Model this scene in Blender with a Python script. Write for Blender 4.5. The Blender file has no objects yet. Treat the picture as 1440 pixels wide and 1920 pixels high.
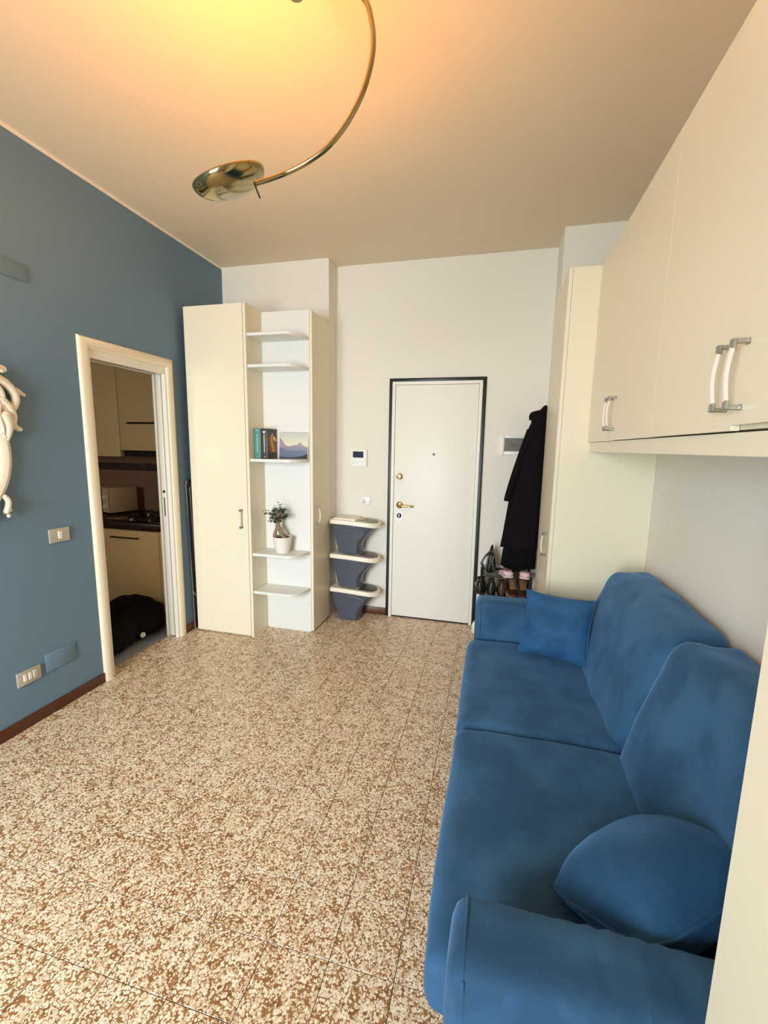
import bpy, bmesh, math, random
from mathutils import Vector, Matrix, noise
R = math.radians
PI = math.pi
random.seed(7)
S = bpy.context.scene
COL = S.collection

# ------------------------------------------------------------------ camera
cam_d = bpy.data.cameras.new('camera')
cam = bpy.data.objects.new('camera', cam_d)
COL.objects.link(cam)
S.camera = cam
YAW, PIT, ROL = R(14.10309), R(-8.53141), R(1.01211)
fw = Vector((-math.sin(YAW) * math.cos(PIT), math.cos(YAW) * math.cos(PIT), math.sin(PIT)))
rt = Vector((math.cos(YAW), math.sin(YAW), 0))
up = rt.cross(fw)
r2 = rt * math.cos(ROL) + up * math.sin(ROL)
u2 = up * math.cos(ROL) - rt * math.sin(ROL)
m3 = Matrix((r2, u2, -fw)).transposed()
cam.matrix_world = Matrix.Translation((0, 0, 1.52)) @ m3.to_4x4()
cam_d.sensor_fit = 'VERTICAL'
cam_d.sensor_height = 24.0
cam_d.lens = 812.0 / 1920 * 24.0
cam_d.clip_start = 0.02

# ------------------------------------------------------------------ world, lights, exposure
S.view_settings.view_transform = 'Standard'
S.view_settings.look = 'None'
S.view_settings.gamma = 1.0
S.view_settings.use_curve_mapping = False
S.view_settings.exposure = 0.14
wd = bpy.data.worlds.new('world')
S.world = wd
wd.use_nodes = True
bg = wd.node_tree.nodes['Background']
bg.inputs[0].default_value = (0.80, 0.90, 1.0, 1)
bg.inputs[1].default_value = 2.0

# daylight falling in through the window of the back wall
WX = [(-2.15, -0.75)]
WZ = (0.25, 2.45)
for wx in WX:
    ld = bpy.data.lights.new('window_daylight', 'AREA')
    ld.shape = 'RECTANGLE'
    ld.size = wx[1] - wx[0]
    ld.size_y = WZ[1] - WZ[0]
    ld.color = (0.82, 0.93, 1.0)
    ld.spread = R(140)
    ld.energy = 136.0
    lo = bpy.data.objects.new('window_daylight', ld)
    COL.objects.link(lo)
    lo.location = ((wx[0] + wx[1]) / 2, -1.98, (WZ[0] + WZ[1]) / 2)
    lo.rotation_euler = (R(70), 0, 0)      # skylight slants down into the room

# fill light added behind an unseen, made-up window to brighten the kitchen
kd = bpy.data.lights.new('kitchen_fill', 'AREA')
kd.shape = 'RECTANGLE'; kd.size = .7; kd.size_y = 1.0; kd.energy = 7.0; kd.color = (1.0, .86, .62)
ko = bpy.data.objects.new('kitchen_fill', kd); COL.objects.link(ko)
ko.location = (-3.45, .74, 1.6); ko.rotation_euler = (R(80), 0, 0)

# ------------------------------------------------------------------ materials
def lin(c):
    return tuple(((v / 255) / 12.92 if v / 255 <= 0.04045 else ((v / 255 + 0.055) / 1.055) ** 2.4) for v in c)

def mat(name, rgb, rough=0.5, metal=0.0, bump=0.0, bscale=60.0, var=0.0, vscale=6.0, sheen=0.0, coat=0.0, spec=0.5):
    m = bpy.data.materials.new(name)
    m.use_nodes = True
    nt = m.node_tree
    b = nt.nodes['Principled BSDF']
    c = (*lin(rgb), 1)
    b.inputs['Base Color'].default_value = c
    b.inputs['Roughness'].default_value = rough
    b.inputs['Metallic'].default_value = metal
    b.inputs['Specular IOR Level'].default_value = spec
    if coat:
        b.inputs['Coat Weight'].default_value = coat
        b.inputs['Coat Roughness'].default_value = 0.08
    if sheen:
        b.inputs['Sheen Weight'].default_value = sheen
        b.inputs['Sheen Roughness'].default_value = 0.4
    geo = nt.nodes.new('ShaderNodeNewGeometry')
    if var:
        n = nt.nodes.new('ShaderNodeTexNoise')
        n.inputs['Scale'].default_value = vscale
        n.inputs['Detail'].default_value = 4
        nt.links.new(geo.outputs['Position'], n.inputs['Vector'])
        mx = nt.nodes.new('ShaderNodeMix')
        mx.data_type = 'RGBA'
        mx.inputs[6].default_value = tuple(v * (1 - var) for v in c[:3]) + (1,)
        mx.inputs[7].default_value = tuple(min(1, v * (1 + var)) for v in c[:3]) + (1,)
        nt.links.new(n.outputs['Fac'], mx.inputs[0])
        nt.links.new(mx.outputs[2], b.inputs['Base Color'])
    if bump:
        n2 = nt.nodes.new('ShaderNodeTexNoise')
        n2.inputs['Scale'].default_value = bscale
        n2.inputs['Detail'].default_value = 3
        nt.links.new(geo.outputs['Position'], n2.inputs['Vector'])
        bp = nt.nodes.new('ShaderNodeBump')
        bp.inputs['Strength'].default_value = bump
        bp.inputs['Distance'].default_value = 0.004
        nt.links.new(n2.outputs['Fac'], bp.inputs['Height'])
        nt.links.new(bp.outputs['Normal'], b.inputs['Normal'])
    return m

M_white = mat('white_wall_paint', (238, 232, 219), 0.8, bump=0.06, bscale=180, spec=0.25)
M_ceil = mat('ceiling_paint', (230, 214, 187), 0.85, bump=0.05, bscale=150, spec=0.2)
M_blue = mat('blue_wall_paint', (109, 135, 153), 0.75, bump=0.06, bscale=180, spec=0.25)
M_cream = mat('cream_laminate', (240, 230, 202), 0.35, bump=0.03, bscale=420, spec=0.4)
M_shelf = mat('ivory_board', (234, 232, 224), 0.4, spec=0.4)
M_trim = mat('cream_lacquer', (240, 226, 196), 0.4)
M_skirt = mat('mahogany_baseboard', (92, 44, 20), 0.4, var=0.25, vscale=14)
M_door = mat('ivory_door_lacquer', (244, 240, 228), 0.45, spec=0.4)
M_blackframe = mat('black_metal_frame', (20, 24, 22), 0.4)
M_brass = mat('brass', (186, 158, 92), 0.16, 1.0)
M_lampbrass = mat('antique_brass', (168, 152, 110), 0.15, 1.0)
M_steel = mat('brushed_steel', (178, 172, 162), 0.32, 1.0)
M_chrome = mat('chrome_tube', (190, 190, 190), 0.18, 1.0)
M_darkmetal = mat('dark_metal', (60, 58, 52), 0.35, 1.0)
M_grip = mat('pearl_grip', (240, 226, 212), 0.3)
M_plastic = mat('white_plastic', (238, 236, 228), 0.35)
M_plate = mat('champagne_plate', (196, 186, 164), 0.35, 0.3)
M_screen = mat('dark_screen', (30, 42, 50), 0.12)
M_grey = mat('slate_plastic', (82, 86, 98), 0.3)
M_lid = mat('cream_plastic', (244, 234, 214), 0.4)
M_flapg = mat('sage_plastic', (132, 140, 122), 0.4)
M_flapm = mat('mauve_plastic', (116, 96, 104), 0.4)
M_flapd = mat('charcoal_plastic', (74, 70, 72), 0.4)
M_black = mat('black_cloth', (16, 14, 15), 0.9, bump=0.3, bscale=220, spec=0.15)
M_black2 = mat('black_wool', (22, 18, 20), 0.95, bump=0.4, bscale=260, spec=0.1)
M_leather = mat('black_leather', (26, 24, 22), 0.3)
M_brown = mat('brown_leather', (70, 46, 34), 0.32)
M_tan = mat('tan_insole', (150, 110, 84), 0.6)
M_pink = mat('pink_felt', (232, 204, 204), 0.8)
M_pinkin = mat('mauve_lining', (160, 120, 122), 0.9)
M_pot = mat('white_ceramic', (240, 234, 224), 0.3)
M_soil = mat('potting_soil', (62, 46, 34), 0.95, bump=0.6, bscale=200)
M_bark = mat('ficus_bark', (150, 126, 100), 0.8, bump=0.4, bscale=120, var=0.2, vscale=60)
M_leaf = mat('ficus_leaf', (44, 74, 40), 0.35, var=0.4, vscale=50)
M_frame = mat('whitewashed_carving', (236, 222, 198), 0.6, var=0.08, vscale=40)
M_mirror = mat('mirror_glass', (240, 240, 240), 0.02, 1.0)
M_kcream = mat('kitchen_cream_front', (236, 206, 150), 0.45)
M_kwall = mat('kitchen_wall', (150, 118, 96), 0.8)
M_kband = mat('kitchen_border_tile', (74, 52, 42), 0.5, var=0.5, vscale=30)
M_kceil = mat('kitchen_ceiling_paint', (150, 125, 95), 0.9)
M_worktop = mat('dark_worktop', (58, 38, 30), 0.3)
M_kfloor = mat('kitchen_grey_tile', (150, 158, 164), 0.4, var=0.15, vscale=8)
M_grout = mat('tile_joint', (88, 62, 40), 0.9)
M_hob = mat('black_hob_glass', (20, 18, 17), 0.15)
M_burner = mat('burner_cap', (205, 200, 190), 0.2, 1.0)
M_tagw = mat('white_tag', (226, 234, 222), 0.5)
M_rubber = mat('black_rubber', (24, 24, 24), 0.7)
M_darkin = mat('dark_recess', (24, 18, 14), 0.8)
M_teal = mat('teal_book_cloth', (84, 138, 128), 0.5, var=0.12, vscale=60)
M_bookdark = mat('charcoal_book_jacket', (66, 60, 56), 0.4, var=0.2, vscale=90)
M_mint = mat('mint_foil', (188, 226, 206), 0.4)
M_ivoryink = mat('ivory_ink', (232, 222, 204), 0.5)
M_page = mat('book_paper', (236, 226, 204), 0.8)
M_jamb = mat('white_jamb', (238, 230, 214), 0.45)

def velvet(name, rgb):
    m = mat(name, rgb, 0.72, sheen=0.8, spec=0.2)
    nt = m.node_tree
    b = nt.nodes['Principled BSDF']
    b.inputs['Sheen Tint'].default_value = (*lin((120, 165, 215)), 1)
    geo = nt.nodes.new('ShaderNodeNewGeometry')
    n = nt.nodes.new('ShaderNodeTexNoise')
    n.inputs['Scale'].default_value = 5.5
    n.inputs['Detail'].default_value = 3
    n.inputs['Distortion'].default_value = 0.35
    nt.links.new(geo.outputs['Position'], n.inputs['Vector'])
    r = nt.nodes.new('ShaderNodeValToRGB')
    c = lin(rgb)
    r.color_ramp.elements[0].position = 0.40
    r.color_ramp.elements[0].color = (c[0] * 0.76, c[1] * 0.77, c[2] * 0.78, 1)
    r.color_ramp.elements[1].position = 0.60
    r.color_ramp.elements[1].color = (c[0] * 1.25, c[1] * 1.22, c[2] * 1.19, 1)
    nt.links.new(n.outputs['Fac'], r.inputs[0])
    nt.links.new(r.outputs[0], b.inputs['Base Color'])
    n2 = nt.nodes.new('ShaderNodeTexNoise')
    n2.inputs['Scale'].default_value = 380
    nt.links.new(geo.outputs['Position'], n2.inputs['Vector'])
    bp = nt.nodes.new('ShaderNodeBump')
    bp.inputs['Strength'].default_value = 0.15
    bp.inputs['Distance'].default_value = 0.002
    nt.links.new(n2.outputs['Fac'], bp.inputs['Height'])
    nt.links.new(bp.outputs['Normal'], b.inputs['Normal'])
    return m
M_velvet = velvet('blue_velvet', (48, 87, 121))
M_velvet2 = velvet('blue_cushion_velvet', (40, 84, 124))

def terrazzo():
    m = bpy.data.materials.new('marble_chip_tile')
    m.use_nodes = True
    nt = m.node_tree
    L = nt.links.new
    b = nt.nodes['Principled BSDF']
    b.inputs['Roughness'].default_value = 0.24
    b.inputs['Specular IOR Level'].default_value = 0.45
    geo = nt.nodes.new('ShaderNodeNewGeometry')
    oi = nt.nodes.new('ShaderNodeObjectInfo')
    mul = nt.nodes.new('ShaderNodeMath'); mul.operation = 'MULTIPLY'; mul.inputs[1].default_value = 37.0
    L(oi.outputs['Random'], mul.inputs[0])
    add = nt.nodes.new('ShaderNodeVectorMath'); add.operation = 'ADD'
    L(geo.outputs['Position'], add.inputs[0]); L(mul.outputs[0], add.inputs[1])
    nz = nt.nodes.new('ShaderNodeTexNoise'); nz.inputs['Scale'].default_value = 120
    L(add.outputs[0], nz.inputs['Vector'])
    sc = nt.nodes.new('ShaderNodeVectorMath'); sc.operation = 'MULTIPLY_ADD'
    L(nz.outputs['Color'], sc.inputs[0]); sc.inputs[1].default_value = (0.006, 0.006, 0.006); L(add.outputs[0], sc.inputs[2])
    def vor(scale, feat):
        v = nt.nodes.new('ShaderNodeTexVoronoi'); v.voronoi_dimensions = '2D'; v.feature = feat
        v.inputs['Scale'].default_value = scale
        L(sc.outputs[0], v.inputs['Vector'])
        return v
    n3 = nt.nodes.new('ShaderNodeTexNoise'); n3.inputs['Scale'].default_value = 22; n3.inputs['Detail'].default_value = 2
    L(add.outputs[0], n3.inputs['Vector'])
    def layer(scale, rmin, rmax, dens):
        vc = vor(scale, 'F1'); vd = vor(scale, 'DISTANCE_TO_EDGE')
        sp = nt.nodes.new('ShaderNodeSeparateColor'); L(vc.outputs['Color'], sp.inputs[0])
        mr = nt.nodes.new('ShaderNodeMapRange')          # chip radius of this cell
        mr.inputs[3].default_value = rmin; mr.inputs[4].default_value = rmax
        L(sp.outputs[2], mr.inputs[0])
        a = nt.nodes.new('ShaderNodeMath'); a.operation = 'LESS_THAN'
        L(vc.outputs['Distance'], a.inputs[0]); L(mr.outputs[0], a.inputs[1])
        b_ = nt.nodes.new('ShaderNodeMath'); b_.operation = 'GREATER_THAN'; b_.inputs[1].default_value = .03
        L(vd.outputs['Distance'], b_.inputs[0])
        d = nt.nodes.new('ShaderNodeMapRange'); d.inputs[1].default_value = .3; d.inputs[2].default_value = .7
        d.inputs[3].default_value = dens - .3; d.inputs[4].default_value = dens + .3
        L(n3.outputs['Fac'], d.inputs[0])
        c_ = nt.nodes.new('ShaderNodeMath'); c_.operation = 'GREATER_THAN'
        L(sp.outputs[0], c_.inputs[0]); L(d.outputs[0], c_.inputs[1])
        m1 = nt.nodes.new('ShaderNodeMath'); m1.operation = 'MULTIPLY'; L(a.outputs[0], m1.inputs[0]); L(b_.outputs[0], m1.inputs[1])
        m2 = nt.nodes.new('ShaderNodeMath'); m2.operation = 'MULTIPLY'; L(m1.outputs[0], m2.inputs[0]); L(c_.outputs[0], m2.inputs[1])
        return m2, sp
    k1, sep = layer(105, .30, .62, .24)
    k2, sp2 = layer(175, .30, .6, .42)
    mask = nt.nodes.new('ShaderNodeMath'); mask.operation = 'MAXIMUM'
    L(k1.outputs[0], mask.inputs[0]); L(k2.outputs[0], mask.inputs[1])
    chip = nt.nodes.new('ShaderNodeValToRGB')
    e = chip.color_ramp.elements
    e[0].position = 0.0; e[0].color = (*lin((214, 186, 146)), 1)
    e[1].position = 1.0; e[1].color = (*lin((253, 240, 214)), 1)
    e.new(0.35).color = (*lin((236, 216, 184)), 1)
    L(sep.outputs[1], chip.inputs[0])
    mort = nt.nodes.new('ShaderNodeValToRGB')
    e = mort.color_ramp.elements
    e[0].position = 0.3; e[0].color = (*lin((130, 86, 48)), 1)
    e[1].position = 0.7; e[1].color = (*lin((176, 130, 84)), 1)
    n4 = nt.nodes.new('ShaderNodeTexNoise'); n4.inputs['Scale'].default_value = 45; n4.inputs['Detail'].default_value = 3
    L(add.outputs[0], n4.inputs['Vector']); L(n4.outputs['Fac'], mort.inputs[0])
    mx = nt.nodes.new('ShaderNodeMix'); mx.data_type = 'RGBA'
    L(mask.outputs[0], mx.inputs[0]); L(mort.outputs[0], mx.inputs[6]); L(chip.outputs[0], mx.inputs[7])
    L(mx.outputs[2], b.inputs['Base Color'])
    return m
M_tile = terrazzo()

def glass_mat():
    m = bpy.data.materials.new('window_glass')
    m.use_nodes = True
    nt = m.node_tree
    for n in list(nt.nodes):
        nt.nodes.remove(n)
    out = nt.nodes.new('ShaderNodeOutputMaterial')
    t = nt.nodes.new('ShaderNodeBsdfTransparent')
    g = nt.nodes.new('ShaderNodeBsdfGlossy'); g.inputs['Roughness'].default_value = 0.02
    f = nt.nodes.new('ShaderNodeFresnel'); f.inputs['IOR'].default_value = 1.45
    mx = nt.nodes.new('ShaderNodeMixShader')
    nt.links.new(f.outputs[0], mx.inputs[0]); nt.links.new(t.outputs[0], mx.inputs[1]); nt.links.new(g.outputs[0], mx.inputs[2])
    nt.links.new(mx.outputs[0], out.inputs[0])
    return m
M_glass = glass_mat()

def emit(name, rgb, s):
    m = bpy.data.materials.new(name)
    m.use_nodes = True
    b = m.node_tree.nodes['Principled BSDF']
    b.inputs['Emission Color'].default_value = (*lin(rgb), 1)
    b.inputs['Emission Strength'].default_value = s
    return m
M_bulb = emit('halogen_filament', (255, 200, 110), 30.0)

def ramp(nt, stops):
    r = nt.nodes.new('ShaderNodeValToRGB')
    e = r.color_ramp.elements
    while len(e) > 1:
        e.remove(e[-1])
    e[0].position = stops[0][0]; e[0].color = (*lin(stops[0][1]), 1)
    for p, c in stops[1:]:
        e.new(p).color = (*lin(c), 1)
    return r

def mountain_print():
    """flat printed photograph: pale sky, mauve ridges, blue valley, dark firs (object x right, z up, metres)"""
    m = mat('mountain_print', (200, 200, 190), 0.45)
    nt = m.node_tree; L = nt.links.new
    b = nt.nodes['Principled BSDF']
    tc = nt.nodes.new('ShaderNodeTexCoord')
    sp = nt.nodes.new('ShaderNodeSeparateXYZ'); L(tc.outputs['Generated'], sp.inputs[0])
    def ridge(pts, sc, amp):
        fc = nt.nodes.new('ShaderNodeFloatCurve')
        c = fc.mapping.curves[0]
        c.points[0].location = pts[0]; c.points[-1].location = pts[-1]
        for p in pts[1:-1]:
            c.points.new(*p)
        fc.mapping.update()
        L(sp.outputs['X'], fc.inputs['Value'])
        n = nt.nodes.new('ShaderNodeTexNoise'); n.noise_dimensions = '1D'; n.inputs['Scale'].default_value = sc
        L(sp.outputs['X'], n.inputs['W'])
        ma = nt.nodes.new('ShaderNodeMath'); ma.operation = 'MULTIPLY_ADD'
        L(n.outputs['Fac'], ma.inputs[0]); ma.inputs[1].default_value = amp; L(fc.outputs[0], ma.inputs[2])
        lt = nt.nodes.new('ShaderNodeMath'); lt.operation = 'LESS_THAN'
        L(sp.outputs['Z'], lt.inputs[0]); L(ma.outputs[0], lt.inputs[1])
        return lt
    sky = ramp(nt, [(0.45, (232, 222, 188)), (0.75, (214, 212, 190)), (1.0, (190, 194, 186))])
    L(sp.outputs['Z'], sky.inputs[0])
    mt = ramp(nt, [(0.0, (88, 104, 126)), (0.25, (118, 124, 148)), (0.5, (164, 150, 160)), (0.75, (150, 140, 160))])
    L(sp.outputs['Z'], mt.inputs[0])
    def mix(f, a, bb):
        x = nt.nodes.new('ShaderNodeMix'); x.data_type = 'RGBA'
        L(f.outputs[0], x.inputs[0])
        L(a, x.inputs[6])
        if isinstance(bb, tuple):
            x.inputs[7].default_value = (*lin(bb), 1)
        else:
            L(bb, x.inputs[7])
        return x.outputs[2]
    f1 = ridge([(0, 0.78), (0.1, 0.66), (0.24, 0.48), (0.38, 0.46), (0.5, 0.5), (0.62, 0.51), (0.70, 0.59), (0.82, 0.5), (1, 0.42)], 14, 0.03)
    f2 = ridge([(0, 0.42), (0.2, 0.33), (0.5, 0.26), (0.8, 0.29), (1, 0.25)], 9, 0.04)
    f3 = ridge([(0, 0.04), (0.45, 0.03), (0.62, 0.05), (0.75, 0.08), (1, 0.17)], 40, 0.04)
    c = mix(f1, sky.outputs[0], mt.outputs[0])
    c = mix(f2, c, (104, 116, 142))
    c = mix(f3, c, (34, 40, 36))
    L(c, b.inputs['Base Color'])
    return m
M_print = mountain_print()

# ------------------------------------------------------------------ mesh helpers
ORG = {}

def finish(name, bm, mats, parent=None, origin=(0, 0, 0), smooth=True, angle=35):
    """link bm (world coordinates) as one mesh object; origin = world origin of a top-level object"""
    o = ORG[parent.name] if parent else Vector(origin)
    bmesh.ops.translate(bm, verts=bm.verts, vec=-Vector(o))
    bmesh.ops.recalc_face_normals(bm, faces=bm.faces)
    me = bpy.data.meshes.new(name)
    bm.to_mesh(me); bm.free()
    if not isinstance(mats, (list, tuple)):
        mats = [mats]
    for m in mats:
        me.materials.append(m)
    if smooth:
        for p in me.polygons:
            p.use_smooth = True
        me.set_sharp_from_angle(angle=R(angle))
    ob = bpy.data.objects.new(name, me)
    COL.objects.link(ob)
    if parent:
        ob.parent = parent
    else:
        ob.location = o
    ORG[ob.name] = Vector(o)
    return ob

def tag(o, label, cat, group=None):
    o['label'] = label; o['category'] = cat
    if group:
        o['group'] = group
    return o

def thing(name, loc, label, cat, group=None):
    o = bpy.data.objects.new(name, None)
    COL.objects.link(o)
    o.empty_display_size = 0.05
    o.location = loc
    ORG[o.name] = Vector(loc)
    return tag(o, label, cat, group)

def structure(o):
    o['kind'] = 'structure'
    return o

def box(bm, x0, x1, y0, y1, z0, z1, bev=0.0, seg=2, mi=0, mtx=None):
    res = bmesh.ops.create_cube(bm, size=1.0)
    vs = res['verts']
    for v in vs:
        v.co = Vector((x0 + (v.co.x + .5) * (x1 - x0), y0 + (v.co.y + .5) * (y1 - y0), z0 + (v.co.z + .5) * (z1 - z0)))
    fs = set(f for v in vs for f in v.link_faces)
    if bev > 0:
        es = list(set(e for v in vs for e in v.link_edges))
        r = bmesh.ops.bevel(bm, geom=es, offset=bev, segments=seg, profile=0.5, affect='EDGES')
        fs = set(r['faces']) | set(f for f in fs if f.is_valid)
        vs = list(set(v for f in fs for v in f.verts))
    for f in fs:
        if f.is_valid:
            f.material_index = mi
    if mtx is not None:
        bmesh.ops.transform(bm, matrix=mtx, verts=vs)
    return vs

def bx(x0, x1, y0, y1, z0, z1, bev=0.0, seg=2):
    bm = bmesh.new()
    box(bm, x0, x1, y0, y1, z0, z1, bev, seg)
    return bm

def ring_faces(bm, rings, close_ends=True, mi=0, cyc=True):
    vr = [[bm.verts.new(p) for p in r] for r in rings]
    n = len(vr[0])
    for a, b in zip(vr[:-1], vr[1:]):
        for i in range(n if cyc else n - 1):
            j = (i + 1) % n
            f = bm.faces.new((a[i], a[j], b[j], b[i])); f.material_index = mi
    if close_ends and cyc:
        f = bm.faces.new(list(reversed(vr[0]))); f.material_index = mi
        f = bm.faces.new(vr[-1]); f.material_index = mi
    return vr

def catmull(pts, n=8):
    pts = [Vector(p) for p in pts]
    out = []
    P = [pts[0]] + pts + [pts[-1]]
    for i in range(1, len(P) - 2):
        p0, p1, p2, p3 = P[i - 1], P[i], P[i + 1], P[i + 2]
        for k in range(n):
            t = k / n
            out.append(0.5 * ((2 * p1) + (-p0 + p2) * t + (2 * p0 - 5 * p1 + 4 * p2 - p3) * t * t + (-p0 + 3 * p1 - 3 * p2 + p3) * t ** 3))
    out.append(pts[-1])
    return out

def tube(bm, pts, r, seg=10, mi=0, smooth=0):
    pts = [Vector(p) for p in pts]
    if smooth:
        pts = catmull(pts, smooth)
    rad = r if callable(r) else (lambda t: r)
    tans = []
    for i in range(len(pts)):
        a = pts[max(0, i - 1)]; b = pts[min(len(pts) - 1, i + 1)]
        tans.append((b - a).normalized())
    n = tans[0].orthogonal().normalized()
    rings = []
    for i, p in enumerate(pts):
        t = tans[i]
        n = (n - t * n.dot(t))
        if n.length < 1e-6:
            n = t.orthogonal()
        n.normalize()
        b = t.cross(n)
        rr = rad(i / max(1, len(pts) - 1))
        rings.append([p + (n * math.cos(2 * PI * k / seg) + b * math.sin(2 * PI * k / seg)) * rr for k in range(seg)])
    ring_faces(bm, rings, True, mi)

def lathe(bm, prof, c=(0, 0, 0), seg=32, mtx=None, mi=0):
    """prof = [(r, z)...] about Z"""
    M = mtx or Matrix.Translation(c)
    rings = []
    for r, z in prof:
        rings.append([M @ Vector((max(r, 1e-5) * math.cos(2 * PI * k / seg), max(r, 1e-5) * math.sin(2 * PI * k / seg), z)) for k in range(seg)])
    ring_faces(bm, rings, True, mi)

def axis_m(p, d):
    """matrix placing local Z along d at p"""
    z = Vector(d).normalized()
    x = z.orthogonal().normalized()
    y = z.cross(x)
    m = Matrix((x, y, z)).transposed().to_4x4()
    return Matrix.Translation(p) @ m

def soft(x0, x1, y0, y1, z0, z1, r, n=(16, 16, 8), puff=0.0, wr=0.004, wsc=6.0, fn=None, seed=0.0):
    """closed rounded box with puffed faces and fabric wrinkles"""
    bm = bmesh.new()
    c = Vector(((x0 + x1) / 2, (y0 + y1) / 2, (z0 + z1) / 2))
    h = Vector(((x1 - x0) / 2, (y1 - y0) / 2, (z1 - z0) / 2))
    cache = {}
    def vert(i, j, k):
        key = (i, j, k)
        if key in cache:
            return cache[key]
        # denser sampling towards edges
        q = []
        for a, nn in ((i, n[0]), (j, n[1]), (k, n[2])):
            t = a / nn * 2 - 1
            q.append(math.sin(t * PI / 2) * 0.45 + t * 0.55)
        p = Vector((q[0] * h.x, q[1] * h.y, q[2] * h.z))
        inner = Vector((max(-(h.x - r), min(h.x - r, p.x)), max(-(h.y - r), min(h.y - r, p.y)), max(-(h.z - r), min(h.z - r, p.z))))
        d = p - inner
        if d.length > 1e-9:
            p = inner + d.normalized() * r
        nrm = d.normalized() if d.length > 1e-9 else Vector((0, 0, 0))
        u = [p.x / h.x, p.y / h.y, p.z / h.z]
        ax = max(range(3), key=lambda a: abs(nrm[a]))
        if puff:
            oth = [a for a in range(3) if a != ax]
            w = max(0, 1 - abs(u[oth[0]]) ** 2.5) * max(0, 1 - abs(u[oth[1]]) ** 2.5)
            p[ax] += (1 if u[ax] > 0 else -1) * puff * w
        wp = p + c
        if wr:
            s = Vector((seed, seed * 1.7, -seed))
            d1 = noise.noise(wp * wsc + s) + 0.5 * noise.noise(wp * wsc * 2.3 + s)
            wp += nrm * wr * d1
        if fn:
            wp = fn(wp, u)
        v = bm.verts.new(wp)
        cache[key] = v
        return v
    for (a, b, cc) in ((0, 1, 2), (1, 2, 0), (0, 2, 1)):
        for side in (0, n[cc]):
            for i in range(n[a]):
                for j in range(n[b]):
                    idx = []
                    for (di, dj) in ((0, 0), (1, 0), (1, 1), (0, 1)):
                        t = [0, 0, 0]
                        t[a] = i + di; t[b] = j + dj; t[cc] = side
                        idx.append(vert(*t))
                    bm.faces.new(idx)
    return bm

def pillow(w, h, t, mtx, n=22, seed=0.0, pinch=0.09, rnd_=0.0):
    bm = bmesh.new()
    def P(u, v, s):
        # outline drawn in between the pointed corners
        x = u * w / 2 * (1 - pinch * (1 - v * v)) * math.sqrt(1 - rnd_ * v ** 4)
        y = v * h / 2 * (1 - pinch * (1 - u * u)) * math.sqrt(1 - rnd_ * u ** 4)
        k = (max(0, 1 - abs(u) ** 2.6) ** 0.62) * (max(0, 1 - abs(v) ** 2.6) ** 0.62)
        z = s * t / 2 * k
        e = (1 - k)
        z += 0.010 * e * noise.noise(Vector((x * 22 + seed, y * 22, seed))) * (1 if k > 0 else 0.3)
        z += s * 0.006 * noise.noise(Vector((x * 9, y * 9, seed + s * 5)))* k
        return mtx @ Vector((x, y, z))
    top = [[None] * (n + 1) for _ in range(n + 1)]
    bot = [[None] * (n + 1) for _ in range(n + 1)]
    for i in range(n + 1):
        for j in range(n + 1):
            u = math.sin((i / n * 2 - 1) * PI / 2) * .5 + (i / n * 2 - 1) * .5
            v = math.sin((j / n * 2 - 1) * PI / 2) * .5 + (j / n * 2 - 1) * .5
            top[i][j] = bm.verts.new(P(u, v, 1))
            if i in (0, n) or j in (0, n):
                bot[i][j] = top[i][j]
            else:
                bot[i][j] = bm.verts.new(P(u, v, -1))
    for i in range(n):
        for j in range(n):
            bm.faces.new((top[i][j], top[i + 1][j], top[i + 1][j + 1], top[i][j + 1]))
            bm.faces.new((bot[i][j], bot[i][j + 1], bot[i + 1][j + 1], bot[i + 1][j]))
    # piping round the seam
    edge = [top[i][0].co.copy() for i in range(n + 1)] + [top[n][j].co.copy() for j in range(1, n + 1)] + \
           [top[i][n].co.copy() for i in range(n - 1, -1, -1)] + [top[0][j].co.copy() for j in range(n - 1, 0, -1)]
    return bm, edge

def prism(bm, poly, y0, y1, axis='Y', mi=0):
    """extrude a 2-D outline; axis Y: outline in XZ, axis Z: outline in XY, axis X: outline in YZ"""
    def P(a, b, d):
        return {'Y': Vector((a, d, b)), 'Z': Vector((a, b, d)), 'X': Vector((d, a, b))}[axis]
    ring_faces(bm, [[P(a, b, y0) for a, b in poly], [P(a, b, y1) for a, b in poly]], True, mi)

# ------------------------------------------------------------------ the room
XL, XR, YF, YB, ZC = -2.35, 0.883, 3.68, -1.75, 3.01
COLX, COLY = -1.372, 3.50       # chimney breast behind the wardrobes
PILX, PILY = 0.38, 3.37         # pilaster behind the tall cabinet

fl = structure(finish('floor', bx(-2.45, XR + .1, YB - .1, YF + .1, -0.12, -0.0016), M_grout))
tm = bmesh.new()
T = 0.2
g = 0.0010
box(tm, -T / 2 + g, T / 2 - g, -T / 2 + g, T / 2 - g, -0.009, 0.0)
te = [e for e in tm.edges if all(v.co.z > -0.001 for v in e.verts)]
bmesh.ops.bevel(tm, geom=te, offset=0.0006, segments=1, affect='EDGES')
tme = bpy.data.meshes.new('tile')
tm.to_mesh(tme); tm.free()
tme.materials.append(M_tile)
cells = []
Rm = cam.matrix_world.to_3x3().transposed()
def in_view(p):
    q = Rm @ (Vector(p) - cam.location)
    if q.z > -0.05:
        return None
    return 720 + 812 * q.x / -q.z, 960 - 812 * q.y / -q.z
ix = 0
x = XR - 0.083 + 0.0
gx0, gy0 = -0.2, 0.812
xs = [gx0 + T * k + T / 2 for k in range(-12, 6)]
ys = [gy0 + T * k + T / 2 for k in range(-13, 15)]
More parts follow.
